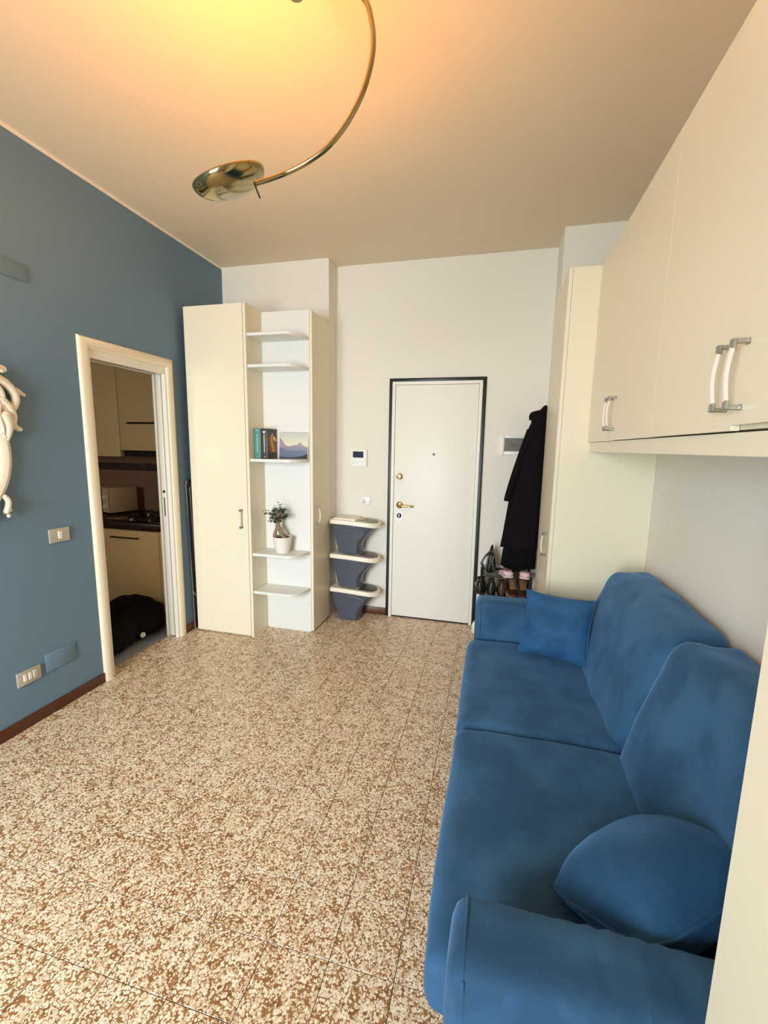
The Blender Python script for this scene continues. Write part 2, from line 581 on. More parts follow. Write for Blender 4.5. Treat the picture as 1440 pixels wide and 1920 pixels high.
for cx in xs:
    for cy in ys:
        if cx - T / 2 > XR or cx + T / 2 < XL or cy - T / 2 > YF or cy + T / 2 < YB:
            continue
        pv = in_view((cx, cy, 0))
        vis = pv and -90 < pv[0] < 1000 and 1100 < pv[1] < 2100 and cx < 0.05
        cells.append((0 if vis else 1, (Vector((cx, cy, 0)) - cam.location).length, cx, cy))
cells.sort()
rest = bmesh.new()
def cut_tile(cx, cy):
    return max(cx - T / 2 + g, XL), min(cx + T / 2 - g, XR), max(cy - T / 2 + g, YB), min(cy + T / 2 - g, YF)
for i, (nv, d, cx, cy) in enumerate(cells):
    x0, x1, y0, y1 = cut_tile(cx, cy)
    full = (x1 - x0) > T - 3 * g and (y1 - y0) > T - 3 * g
    if x1 - x0 < 0.01 or y1 - y0 < 0.01:
        continue
    if i < 290 and not nv:
        if full:
            o = bpy.data.objects.new('tile', tme)
            COL.objects.link(o); o.parent = fl
            o.location = (cx, cy, 0)
        else:
            finish('tile', bx(x0, x1, y0, y1, -0.009, 0), M_tile, fl)
    else:
        box(rest, x0, x1, y0, y1, -0.009, 0)
# the strip of floor in the kitchen doorway
for k in range(4):
    y0 = 2.15 + k * .155
    finish('tile', bx(-2.448, XL - .001, y0 + .001, y0 + .154, -0.009, 0), M_tile, fl)
ro = finish('tiles', rest, M_tile, fl); ro['kind'] = 'stuff'

structure(finish('ceiling', bx(XL - .12, XR + .1, YB - .1, YF + .1, ZC, ZC + .1), M_ceil))
# left wall with the doorway (opening Y 2.145-2.765, Z 0-2.02)
bm = bmesh.new()
box(bm, XL - .05, XL, YB, 2.145, 0, ZC)
box(bm, XL - .05, XL, 2.145, 2.765, 2.02, ZC)
box(bm, XL - .027, XL, 2.765, COLY, 0, ZC)
structure(finish('wall_left', bm, M_blue))
structure(finish('wall_far', bx(XL - .12, XR + .1, YF, YF + .1, 0, ZC), M_white))
structure(finish('wall_breast', bx(XL - .05, COLX, COLY, YF, 0, ZC), M_white))
structure(finish('wall_pilaster', bx(PILX, XR, PILY, YF, 0, ZC), M_white))
structure(finish('wall_right', bx(XR, XR + .1, YB, YF, 0, ZC), M_white))
bm = bmesh.new()
xsb = [XL - .05, WX[0][0], WX[0][1], XR + .1]
for a, b in ((0, 1), (2, 3)):
    box(bm, xsb[a], xsb[b], YB - .15, YB, 0, ZC)
for w in WX:
    box(bm, w[0], w[1], YB - .15, YB, 0, WZ[0])
    box(bm, w[0], w[1], YB - .15, YB, WZ[1], ZC)
structure(finish('wall_back', bm, M_white))
for i, w in enumerate(WX):
    nm = 'window_%d' % (i + 1)
    t = bpy.data.objects.new(nm, None); COL.objects.link(t)
    t.location = (w[0], YB - .1, WZ[0]); ORG[t.name] = Vector(t.location); structure(t)
    bm = bmesh.new()
    a, b = w
    y0, y1 = YB - .12, YB - .05
    m_ = (a + b) / 2
    for (xa, xb, za, zb) in ((a, a + .06, WZ[0], WZ[1]), (b - .06, b, WZ[0], WZ[1]), (a + .06, b - .06, WZ[0], WZ[0] + .09),
                             (a + .06, b - .06, WZ[1] - .07, WZ[1]), (m_ - .05, m_ + .05, WZ[0] + .09, WZ[1] - .07)):
        box(bm, xa, xb, y0, y1, za, zb, .006)
    finish('window_frame', bm, M_trim, t)
    for (xa, xb) in ((a + .06, m_ - .05), (m_ + .05, b - .06)):
        finish('pane', bx(xa, xb, YB - .088, YB - .082, WZ[0] + .09, WZ[1] - .07), M_glass, t)
# baseboards
structure(finish('baseboard_left', bx(XL, XL + .012, YB, 2.068, 0, .064, .003), M_skirt))
structure(finish('baseboard_left', bx(XL, XL + .012, 2.834, COLY, 0, .064, .003), M_skirt))
structure(finish('baseboard_far', bx(COLX + .001, -0.892, YF - .012, YF, 0, .068, .003), M_skirt))
structure(finish('baseboard_far', bx(-0.093, PILX - .001, YF - .012, YF, 0, .068, .003), M_skirt))
structure(finish('trim_1', bx(XL, XL + .004, YB, COLY, ZC - .016, ZC), M_white))

# ------------------------------------------------------------------ entrance door
d1 = bpy.data.objects.new('door_1', None); COL.objects.link(d1)
d1.location = (-.49, YF, 0); ORG[d1.name] = Vector(d1.location); structure(d1)
def frame3(x0, x1, z1, w, y0, y1, bev=.003):
    bm = bmesh.new()
    box(bm, x0, x0 + w, y0, y1, 0, z1, bev)
    box(bm, x1 - w, x1, y0, y1, 0, z1, bev)
    box(bm, x0 + w, x1 - w, y0, y1, z1 - w, z1, bev)
    return bm
finish('outer_frame', frame3(-.892, -.093, 2.091, .028, YF - .016, YF), M_blackframe, d1)
finish('inner_frame', frame3(-.864, -.121, 2.063, .026, YF - .024, YF), M_door, d1)
leaf = finish('door_leaf', bx(-.836, -.149, YF - .014, YF, .012, 2.035, .003), M_door, d1)
finish('threshold_gap', bx(-.836, -.149, YF - .010, YF, 0, .012), M_darkin, d1)
bm = bmesh.new()
lathe(bm, [(.0, 0), (.027, 0), (.027, .006), (.020, .009), (.015, .022), (.021, .030), (.023, .038), (.018, .046), (.0, .048)], seg=24, mtx=axis_m((-.787, YF - .014, 1.272), (0, -1, 0)))
finish('knob', bm, M_brass, leaf)
bm = bmesh.new()
lathe(bm, [(0, 0), (.029, 0), (.029, .006), (.024, .010), (.012, .011), (.011, .042), (0, .044)], seg=24, mtx=axis_m((-.781, YF - .014, 1.023), (0, -1, 0)))
tube(bm, [(-.781, YF - .052, 1.023), (-.765, YF - .057, 1.021), (-.72, YF - .058, 1.020), (-.672, YF - .056, 1.018), (-.662, YF - .048, 1.018)], lambda t: .0095 - .002 * t, 12, smooth=5)
finish('lever_handle', bm, M_brass, leaf)
bm = bmesh.new()
def oval(cx, cz, a, b, y0, y1, mi):
    poly = []
    for k in range(28):
        t = 2 * PI * k / 28
        poly.append((cx + a * math.cos(t), cz + b * math.sin(t) + (b - a) * (1 if math.sin(t) > 0 else -1) * 0))
    prism(bm, poly, y0, y1, 'Y', mi)
oval(-.783, .930, .031, .041, YF - .021, YF - .013, 0)
oval(-.783, .930, .021, .024, YF - .025, YF - .020, 1)
oval(-.783, .938, .006, .006, YF - .027, YF - .024, 2)
box(bm, -.787, -.779, YF - .027, YF - .024, .916, .938, mi=2)
finish('lock_escutcheon', bm, [M_steel, M_darkin, M_chrome], leaf)
bm = bmesh.new()
lathe(bm, [(0, 0), (.010, 0), (.010, .004), (.006, .005), (0, .003)], seg=18, mtx=axis_m((-.497, YF - .014, 1.466), (0, -1, 0)))
finish('peephole', bm, M_darkmetal, leaf)

# ------------------------------------------------------------------ kitchen doorway with sliding door
d2 = bpy.data.objects.new('door_2', None); COL.objects.link(d2)
d2.location = (XL, 2.45, 0); ORG[d2.name] = Vector(d2.location); structure(d2)
# moulded architrave: convex profile, mitred corners
prof = [(0, 0), (.004, .012), (.016, .020), (.034, .022), (.052, .018), (.064, .010), (.068, 0)]   # across width, depth
yi0, yi1, zi = 2.140, 2.766, 2.060
bm = bmesh.new()
rings = []
for (yy, zz, sy, sz) in ((yi0, 0, -1, 0), (yi0, zi, -1, 1), (yi1, zi, 1, 1), (yi1, 0, 1, 0)):
    rings.append([Vector((XL + .0005 + d, yy + sy * w, zz + sz * w)) for w, d in prof])
ring_faces(bm, rings, True)
finish('architrave', bm, M_trim, d2)
bm = bmesh.new()                       # lining: left jamb, head, right room-side jamb, right kitchen-side jamb
box(bm, -2.4625, XL + .002, 2.1385, 2.152, 0, 2.06)
box(bm, -2.378, XL + .002, 2.152, 2.766, 2.012, 2.062)
box(bm, -2.458, -2.437, 2.152, 2.766, 2.012, 2.06)
box(bm, -2.437, -2.378, 2.152, 2.754, 2.024, 2.06)
box(bm, -2.377, XL + .004, 2.752, 2.766, 0, 2.012)
box(bm, -2.458, -2.439, 2.752, 2.766, 0, 2.012)
finish('jamb_lining', bm, M_jamb, d2)
lf = finish('sliding_leaf', bx(-2.434, -2.391, 2.757, 3.42, .008, 2.05, .002), M_jamb, d2)
bm = bmesh.new()
lathe(bm, [(0, 0), (.011, 0), (.011, .0012), (0, .0012)], seg=18, mtx=axis_m((-2.4125, 2.757, 1.158), (0, -1, 0)))
box(bm, -2.4165, -2.4085, 2.7558, 2.757, .968, 1.112)
finish('lock_slot', bm, M_darkin, lf)

# ------------------------------------------------------------------ kitchen shell
bm = bmesh.new()
box(bm, -2.462, XL - .05, .9, 2.145, 0, ZC)
box(bm, -2.462, XL - .05, 2.145, 2.765, 2.02, ZC)
box(bm, -2.462, -2.445, 2.765, 3.60, 0, ZC)
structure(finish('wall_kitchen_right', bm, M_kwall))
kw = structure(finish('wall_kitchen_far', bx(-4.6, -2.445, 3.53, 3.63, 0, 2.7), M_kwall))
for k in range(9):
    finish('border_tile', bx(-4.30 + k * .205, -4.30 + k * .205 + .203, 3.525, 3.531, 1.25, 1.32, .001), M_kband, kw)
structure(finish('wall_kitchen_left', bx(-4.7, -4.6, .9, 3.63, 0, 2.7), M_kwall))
bm = bmesh.new()
box(bm, -4.7, -3.8, .8, .9, 0, 2.7); box(bm, -3.1, -2.4, .8, .9, 0, 2.7)
box(bm, -3.8, -3.1, .8, .9, 0, 1.1); box(bm, -3.8, -3.1, .8, .9, 2.1, 2.7)
structure(finish('wall_kitchen_near', bm, M_kwall))
bm = bmesh.new()
for q in ((-3.8, -3.75, 1.1, 2.1), (-3.15, -3.1, 1.1, 2.1), (-3.75, -3.15, 1.1, 1.15), (-3.75, -3.15, 2.05, 2.1)):
    box(bm, q[0], q[1], .82, .88, q[2], q[3], .004)
w2 = structure(finish('window_2', bm, M_trim))  # unseen window and wall opening, added to let the fill light in
finish('pane', bx(-3.75, -3.15, .847, .853, 1.15, 2.05), M_glass, w2)
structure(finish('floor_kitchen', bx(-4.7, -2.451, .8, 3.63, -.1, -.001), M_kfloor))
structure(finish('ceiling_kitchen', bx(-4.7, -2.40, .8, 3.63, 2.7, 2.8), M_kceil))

# ------------------------------------------------------------------ cabinet handle: steel ends, pearl bowed grip
def handle_bm(c, n, along, L=.145):
    """c = centre on the door face, n = outward normal, along = bar direction"""
    n = Vector(n); a = Vector(along); s = n.cross(a)
    M = Matrix((s, a, n)).transposed().to_4x4()
    M = Matrix.Translation(c) @ M
    bm = bmesh.new()
    for e in (-1, 1):
        y = e * L / 2
        box(bm, -.005, .005, min(y, y - e * .010), max(y, y - e * .010), .0, .030, .0015, 1, 0, M)      # post
        box(bm, -.008, .008, min(y, y - e * .012), max(y, y - e * .012), .0, .004, .001, 1, 0, M)       # foot
        box(bm, -.007, .007, min(y, y - e * .022), max(y, y - e * .022), .024, .034, .002, 1, 0, M)     # corner cap
    rings = []
    N = 10
    for i in range(N + 1):
        t = i / N
        y = (t - .5) * (L - .036)
        z = .030 + .006 * math.sin(PI * t)
        w = .0065
        rings.append([M @ Vector(p) for p in ((-w, y, z - .003), (w, y, z - .003), (w, y, z + .002), (w * .6, y, z + .004), (-w * .6, y, z + .004), (-w, y, z + .002))])
    ring_faces(bm, rings, True, 1)
    return bm

def add_handle(parent, c, n, along=(0, 0, 1), L=.145):
    return finish('handle', handle_bm(c, n, along, L), [M_steel, M_grip], parent)

# ------------------------------------------------------------------ left wardrobe, corner shelves, side cabinet
w = thing('wardrobe', (-2.04, 2.93, 0), 'tall narrow cream wardrobe beside the blue wall, next to the kitchen doorway', 'wardrobe')
bm = bmesh.new()
box(bm, -2.297, -1.806, 2.939, 3.498, .0, 2.523, .0012, 1)
box(bm, -1.806, -1.784, 2.921, 3.498, .0, 2.523, .0012, 1)
finish('body', bm, M_cream, w)
dd = finish('door', bx(-2.297, -1.8085, 2.919, 2.938, .012, 2.521, .0012, 1), M_cream, w)
add_handle(dd, (-1.856, 2.919, .957), (0, -1, 0), L=.15)

cs = thing('corner_shelf_unit', (-1.59, 3.15, 0), 'open ivory corner shelves with rounded ends between the two wardrobes', 'shelves')
finish('back_panel', bx(-1.7835, -1.3885, 3.141, 3.158, .0, 2.517, .001, 1), M_shelf, cs)
SH = [2.319, 2.099, 1.415, .685, .380]
for z in SH:
    bm = bmesh.new()
    poly = [(-1.7835, 3.1405), (-1.7835, 2.935), (-1.50, 2.935)]
    for k in range(1, 13):
        t = PI / 2 * k / 12
        poly.append((-1.50 + .107 * math.sin(t), 3.1405 - .2055 * math.cos(t)))
    prism(bm, poly, z - .021, z, 'Z')
    es = [e for e in bm.edges if abs(e.verts[0].co.z - e.verts[1].co.z) < 1e-6]
    bmesh.ops.bevel(bm, geom=es, offset=.0025, segments=2, affect='EDGES')
    finish('shelf', bm, M_shelf, cs)

sc_ = thing('side_cabinet', (-1.58, 3.33, 0), 'tall cream cabinet whose door faces the entrance, behind the open shelves', 'cabinet')
finish('body', bx(-1.7835, -1.3885, 3.1585, 3.498, .0, 2.515, .001, 1), M_cream, sc_)
dd = finish('door', bx(-1.3875, -1.3675, 3.143, 3.496, .012, 2.510, .0012, 1), M_cream, sc_)
add_handle(dd, (-1.3675, 3.207, .967), (1, 0, 0), L=.15)

# ------------------------------------------------------------------ right-hand wall units
def tall(name, y0, y1, label, hy, far):
    t = thing(name, (.62, (y0 + y1) / 2, 0), label, 'cabinet')
    finish('body', bx(.3685, XR - .0005, y0, y1, .0, 2.523, .0012, 1), M_cream, t)
    d = finish('door', bx(.347, .3675, y0 + .0015, y1 - .0015, .055, 2.523, .0012, 1), M_cream, t)
    add_handle(d, (.347, hy, .934), (-1, 0, 0), L=.15)
    return t
tall('tall_cabinet', 2.745, 3.3685, 'tall cream cabinet at the far end of the sofa, beside the shoe rack', 2.83, True)
tall('tall_cabinet', .03, .630, 'tall cream cabinet at the near end of the sofa, cut by the photo edge', .10, False)

DY = [2.7445, 2.216, 1.688, 1.160, .6325]
DZ = [1.567, 1.569, 1.570, 1.582]
DX = [.514, .514, .514, .513]
for u in range(2):
    ya, yb = DY[2 * u], DY[2 * u + 2]
    t = thing('wall_cabinet', (.70, (ya + yb) / 2, 1.57),
              ['far cream wall cabinet over the sofa, touching the tall cabinet by the entrance', 'near cream wall cabinet over the sofa, with the larger looking pair of handles'][u], 'cabinet', None)
    finish('body', bx(.534, XR - .0005, yb + .0005, ya - .0005, 1.572, 2.523, .001, 1), M_cream, t)
    for k in (2 * u, 2 * u + 1):
        d = finish('door', bx(DX[k], DX[k] + .018, DY[k + 1] + .0006, DY[k] - .0006, DZ[k], 2.523, .0005, 1), M_cream, t)
        hy = DY[2 * u + 1] + (.032 if k == 2 * u else -.032)
        add_handle(d, (DX[k], hy, 1.688), (-1, 0, 0), L=.15)
br = finish('bridge_panel', bx(.528, XR - .0005, .6305, 2.7445, 1.513, 1.5665, .0012, 1), M_cream, None, (.7, 1.69, 1.513))
tag(br, 'long cream bottom panel running under the wall cabinets above the sofa', 'panel')

# ------------------------------------------------------------------ sofa
sf = thing('sofa', (.42, 1.69, 0), 'blue velvet two-seat sofa bed under the wall cabinets', 'sofa')
finish('base', soft(-.045, .80, .70, 2.68, .045, .245, .02, (6, 14, 4), wr=.002), M_velvet, sf)
for (a, b) in ((.0, .76), (.0, 2.62)):
    for xx in (.03, .72):
        bm = bmesh.new()
        lathe(bm, [(0, 0), (.022, 0), (.026, .05), (0, .05)], (xx, b, 0), 14)
        finish('foot', bm, M_rubber, sf)
def seat_fn(p, u):
    # front roll hangs a little
    if u[2] > 0 and u[0] < -.6:
        p.z -= .012 * (-u[0] - .6) / .4
    return p
finish('seat_cushion', soft(-.098, .60, .812, 1.688, .225, .392, .045, (30, 34, 8), puff=.006, wr=.005, wsc=5, fn=seat_fn, seed=1), M_velvet, sf)
finish('seat_cushion', soft(-.098, .60, 1.6885, 2.556, .225, .392, .045, (30, 34, 8), puff=.006, wr=.005, wsc=5, fn=seat_fn, seed=4), M_velvet, sf)
def back_fn(p, u):
    zz = (p.z - .39) / .48
    # face leans back; thick foot, thinner rounded top
    k = max(0.0, min(1.0, zz))
    front = .505 + .145 * k ** 1.15
    rear = .868
    tx = (u[0] + 1) / 2
    p.x = front + (rear - front) * tx + (p.x - (.505 + (.868 - .505) * tx)) * .6
    return p
finish('back_cushion', soft(.505, .868, .70, 1.689, .30, .872, .075, (14, 34, 22), puff=.012, wr=.012, wsc=4.5, fn=back_fn, seed=9), M_velvet, sf)
finish('back_cushion', soft(.505, .868, 1.6875, 2.60, .30, .872, .075, (14, 34, 22), puff=.012, wr=.012, wsc=4.5, fn=back_fn, seed=13), M_velvet, sf)
def arm(y0, y1, seed, xf=-.062):
    def fn(p, u):
        # gathered creases about the middle of the top edge
        if u[2] > .2:
            f = math.exp(-((p.x - .27) / .10) ** 2)
            p.y += .004 * f * math.sin(p.x * 150 + p.z * 40)
            p.z += .003 * f * math.sin(p.x * 150 + 1)
        return p
    a = finish('arm', soft(xf, .84, y0, y1, .045, .612, .035, (60, 8, 18), puff=.004, wr=.004, wsc=5, fn=fn, seed=seed), M_velvet, sf)
    return a
a1 = arm(2.562, 2.722, 21)
a2 = arm(.641, .806, 25, -.034)
for a, (y0, y1), dx in ((a1, (2.562, 2.722), 0), (a2, (.641, .806), .028)):
    bm = bmesh.new()                      # seam round the front panel of the arm
    xs_ = -.033 + dx
    tube(bm, [(xs_, y0 + .004, .07), (xs_, y0 - .0005, .3), (xs_, y0 - .0005, .56), (xs_, y0 + .010, .598), (xs_, y0 + .032, .6095), (xs_, (y0 + y1) / 2, .611),
              (xs_, y1 - .032, .6095), (xs_, y1 - .010, .598), (xs_, y1 + .0005, .56), (xs_, y1 + .0005, .3), (xs_, y1 - .004, .07)], .004, 6, smooth=5)
    finish('piping', bm, M_velvet, a)

# scatter cushions
def frame_from(A, B, D, off=0):
    """pillow plane with corner A, edge A->B = x, A->D = y"""
    A, B, D = Vector(A), Vector(B), Vector(D)
    x = (B - A); y = (D - A)
    wx, wy = x.length, y.length
    x.normalize(); y = (y - x * y.dot(x)).normalized()
    z = x.cross(y)
    c = A + x * wx / 2 + y * wy / 2 + z * off
    m = Matrix((x, y, z)).transposed().to_4x4()
    return Matrix.Translation(c) @ m, wx, wy
m_, wx, wy = frame_from((.186, 2.40, .408), (.525, 2.285, .412), (.265, 2.505, .725), 0.01)
bm, edge = pillow(wx, wy, .13, m_, seed=3)
p1 = finish('cushion', bm, M_velvet2, None, (.37, 2.42, .41))
tag(p1, 'square blue velvet cushion propped against the far arm of the sofa', 'cushion')
bm = bmesh.new(); tube(bm, edge + edge[:1], .0035, 6); finish('piping', bm, M_velvet2, p1)
m_, wx, wy = frame_from((.19, 1.03, .425), (.340, .800, .575), (.55, 1.03, .565), 0.0)
bm, edge = pillow(wx * 1.06, wy * 1.06, .21, m_, seed=8, pinch=.01, rnd_=.22)
p2 = finish('cushion', bm, M_velvet2, None, (.38, 1.0, .41))
tag(p2, 'plump blue velvet cushion lying in the near corner of the sofa', 'cushion')
bm = bmesh.new(); tube(bm, edge + edge[:1], .0035, 6); finish('piping', bm, M_velvet2, p2)

# ------------------------------------------------------------------ ceiling lamp: hub on a stem, curved brass arm, bowl uplight
lp = thing('ceiling_lamp', (-.645, 1.37, ZC), 'antique brass ceiling lamp with a curved arm and a bowl uplight', 'lamp')
LK = .9
def LP(x, y, z):
    return Vector((x * LK, y * LK, 1.52 + (z - 1.52) * LK))
HUB = LP(-.715, 1.53, 3.006)
bm = bmesh.new()
lathe(bm, [(0, .0), (.055, 0), (.058, -.012), (.048, -.026), (.012, -.034), (0, -.036)], (HUB.x, HUB.y, ZC - .0005), 28)
finish('canopy', bm, M_lampbrass, lp)
bm = bmesh.new(); tube(bm, [(HUB.x, HUB.y, ZC - .03), (HUB.x, HUB.y, HUB.z)], .009, 14)
finish('stem', bm, M_lampbrass, lp)
bm = bmesh.new()
lathe(bm, [(0, -.028), (.012, -.027), (.024, -.020), (.030, -.006), (.029, .010), (.020, .026), (.010, .032), (0, .034)], HUB, 28)
finish('hub', bm, M_lampbrass, lp)
arc = [LP(*p) for p in [(-.715, 1.53, 3.006), (-.67, 1.53, 3.008), (-.61, 1.52, 2.998), (-.54, 1.51, 2.965), (-0.467, 1.500, 2.894), (-0.444, 1.500, 2.830), (-0.438, 1.500, 2.772), (-0.445, 1.500, 2.718), (-0.464, 1.500, 2.658), (-0.493, 1.500, 2.604), (-0.538, 1.500, 2.546), (-0.596, 1.500, 2.497), (-0.665, 1.500, 2.464), (-0.747, 1.500, 2.440), (-.794, 1.477, 2.415), (-.833, 1.447, 2.390)]]
bm = bmesh.new(); tube(bm, arc, .0078, 14, smooth=8)
finish('arm', bm, M_lampbrass, lp)
BC = LP(-.965, 1.5, 2.452)
BM = Matrix.Translation(BC) @ Matrix.Rotation(R(-13), 4, 'Y') @ Matrix.Rotation(R(22), 4, 'X')
bm = bmesh.new()
pr = []
for k in range(15):
    t = PI / 2 * k / 14
    pr.append((.117 * math.sin(t) ** .95, -.052 * math.cos(t) ** 1.05))
pr.append((.117, .004))
inn = [(r * .975, z + .003) for r, z in reversed(pr)]
lathe(bm, [(0, pr[0][1])] + pr[1:] + inn[:-1] + [(0, inn[-1][1])], seg=56, mtx=BM)
bowl = finish('bowl', bm, M_lampbrass, lp, angle=50)
bm = bmesh.new(); tube(bm, [LP(-.832, 1.443, 2.388), LP(-.822, 1.438, 2.368), LP(-.806, 1.432, 2.336)], .0025, 8)
finish('dimmer_pin', bm, M_darkmetal, bowl)
bm = bmesh.new(); lathe(bm, [(0, 0), (.012, .0), (.014, .010), (.009, .030), (0, .032)], BC + Vector((-.008, .010, -.046)), 14)
finish('bulb', bm, M_bulb, bowl)
ll = bpy.data.lights.new('bulb_light', 'POINT')
ll.energy = 33.0; ll.color = (1.0, .37, .02); ll.shadow_soft_size = .03
lo = bpy.data.objects.new('bulb_light', ll); COL.objects.link(lo)
lo.parent = lp; lo.location = BC + Vector((0, 0, .010)) - Vector(lp.location)

# ------------------------------------------------------------------ recycling bins
flap_m = [M_flapd, M_flapm, M_flapg]
bl = ['slate grey recycling bin with charcoal flap, bottom of the stack of three', 'slate grey recycling bin with mauve flap, middle of the stack of three',
      'slate grey recycling bin with sage green flap, topmost of the stack of three']
for i in range(3):
    z0 = .303 * i
    t = thing('recycling_bin', (-1.17, 3.56, z0), bl[i], 'bin', 'stacked recycling bins')
    Y0, Y1 = 3.455, 3.665
    zs = [.002, .03, .06, .09, .12, .15, .18, .21, .240, .266]
    xr = [-1.088, -1.088, -1.086, -1.078, -1.060, -1.034, -1.004, -.972, -.950, -.944]
    rings = []
    for z, xx in zip(zs, xr):
        k = z / .25
        xl = -1.278 - .055 * k
        yin = .012 * (1 - k)
        c = .022
        mid = (Y0 + Y1) / 2
        hw = (Y1 - Y0) / 2 - yin
        nose = max(0.0, (xx + 1.088))     # spout narrows in plan as it reaches out
        ring = [(xl, mid - hw + c), (xl + c * .3, mid - hw + c * .3), (xl + c, mid - hw),
                (min(xx, -1.112) + nose * .82, mid - hw), (xx - c * .9, mid - hw + .004 + nose * .12), (xx - c * .2, mid - hw + c + nose * .35), (xx, mid - hw + c * 2 + nose * .45),
                (xx, mid + hw - c * 2 - nose * .45), (xx - c * .2, mid + hw - c - nose * .35), (xx - c * .9, mid + hw - .004 - nose * .12), (min(xx, -1.112) + nose * .82, mid + hw),
                (xl + c, mid + hw), (xl + c * .3, mid + hw - c * .3), (xl, mid + hw - c)]
        rings.append([Vector((a, b, z0 + z)) for a, b in ring])
    bm = bmesh.new(); ring_faces(bm, rings, True)
    body = finish('body', bm, M_grey, t, angle=40)
    bm = bmesh.new()                    # lip groove running down beside the spout
    tube(bm, [(-1.26, 3.4555, z0 + .226), (-1.16, 3.4550, z0 + .222), (-1.06, 3.4550, z0 + .206), (-1.035, 3.4560, z0 + .186), (-1.070, 3.4585, z0 + .14), (-1.104, 3.4615, z0 + .09), (-1.112, 3.4655, z0 + .03)], .004, 8, smooth=6)
    finish('rib', bm, M_grey, body)
    # lid: follows a slightly falling line, rounded nose in plan
    def lidz(x):
        k = (x + 1.345) / .43
        return z0 + .292 - .012 * k - .030 * max(0, k - .45) ** 1.2
    def outline(e):
        o = [(-1.348 - e, 3.462 - e), (-1.340 - e, 3.452 - e), (-1.20, 3.450 - e), (-1.05, 3.450 - e), (-.985 + e * .6, 3.457 - e * .8), (-.948 + e, 3.480 - e * .5), (-.928 + e, 3.52), (-.922 + e, 3.56),
             (-.928 + e, 3.60), (-.948 + e, 3.640 + e * .2), (-.985, 3.660), (-1.05, 3.668), (-1.20, 3.668), (-1.340 - e, 3.666), (-1.348 - e, 3.656)]
        return o
    bm = bmesh.new()
    rr = []
    for e, dz in ((-.002, -.034), (.004, -.036), (.004, -.012), (.000, -.002), (-.008, 0.0), (-.02, .0)):
        rr.append([Vector((a, b, lidz(a) + dz)) for a, b in outline(e)])
    ring_faces(bm, rr, True)
    if i == 2:                           # raised rear cover of the open topmost lid
        rr = []
        for e, dz in ((-.012, -.002), (-.014, .010), (-.02, .012)):
            rr.append([Vector((a, b, lidz(a) + dz)) for a, b in [(-1.335 - e, 3.466 - e), (-1.115 + e, 3.466 - e), (-1.10 + e, 3.56), (-1.115 + e, 3.652 + e), (-1.335 - e, 3.652 + e)]])
        ring_faces(bm, rr, True)
    finish('lid', bm, M_lid, t, angle=40)
    bm = bmesh.new()
    rr = []
    for e, dz in ((0, -.002), (0, .006), (-.006, .009)):
        rr.append([Vector((a, b, lidz(a) + dz)) for a, b in [(-1.092 - e, 3.474 - e), (-1.02, 3.472 - e), (-.972 + e, 3.492 - e), (-.950 + e, 3.53), (-.944 + e, 3.56), (-.950 + e, 3.59), (-.972 + e, 3.63 + e), (-1.02, 3.646 + e), (-1.092 - e, 3.644 + e)]])
    ring_faces(bm, rr, True)
    finish('flap', bm, flap_m[i], t)

# ------------------------------------------------------------------ wall fittings
ic = thing('intercom', (-1.156, YF, 1.42), 'white video intercom panel on the wall left of the entrance door', 'intercom')
bm = bmesh.new()
poly = []
for k in range(9):                       # gently bowed bottom edge
    s = k / 8
    poly.append((-1.228 + .143 * s, 1.352 - .006 * math.sin(PI * s)))
poly += [(-1.083, 1.494), (-1.230, 1.495)]
prism(bm, poly, YF - .028, YF - .0005, 'Y')
bmesh.ops.bevel(bm, geom=[e for e in bm.edges if all(v.co.y < YF - .02 for v in e.verts)], offset=.004, segments=2, affect='EDGES')
finish('housing', bm, M_plastic, ic)
finish('screen', bx(-1.208, -1.112, YF - .030, YF - .027, 1.424, 1.478, .001, 1), M_screen, ic)
for xx in (-1.204, -1.160, -1.118):
    bm = bmesh.new(); lathe(bm, [(0, 0), (.006, 0), (.005, .0025), (0, .003)], seg=12, mtx=axis_m((xx, YF - .028, 1.384), (0, -1, 0)))
    finish('button', bm, M_plate, ic)

sw = thing('light_switch', (-1.107, YF, 1.04), 'white rectangular light switch above the recycling bins', 'switch')
finish('plate', bx(-1.168, -1.047, YF - .011, YF - .0005, 1.003, 1.081, .004), M_plastic, sw)
bm = bmesh.new(); box(bm, -1.118, -1.098, YF - .015, YF - .010, 1.020, 1.062, .002)
finish('rocker', bm, mat('grey_rocker', (206, 202, 192), .4), sw)

sw = thing('light_switch', (XL, 1.863, 1.0), 'champagne light switch plate on the blue wall left of the kitchen doorway', 'switch')
finish('plate', bx(XL + .0005, XL + .012, 1.805, 1.921, .962, 1.040, .003), M_plate, sw)
finish('rocker', bx(XL + .011, XL + .016, 1.852, 1.876, .980, 1.024, .002), M_plastic, sw)

so = thing('socket_outlet', (XL, 1.627, .28), 'champagne socket plate with three modules low on the blue wall', 'socket')
finish('plate', bx(XL + .0005, XL + .012, 1.566, 1.687, .242, .319, .003), M_plate, so)
for k in range(3):
    yy = 1.594 + k * .025
    bm = bmesh.new()
    box(bm, XL + .011, XL + .014, yy, yy + .018, .262, .302, .0015)
    if k == 2:
        for zz in (.272, .282, .292):
            box(bm, XL + .0135, XL + .0145, yy + .006, yy + .012, zz - .002, zz + .002, mi=1)
    else:
        box(bm, XL + .0135, XL + .0155, yy + .002, yy + .016, .266, .282, .0007, 1, mi=0)
    finish('module', bm, [M_plastic, M_darkin], so)

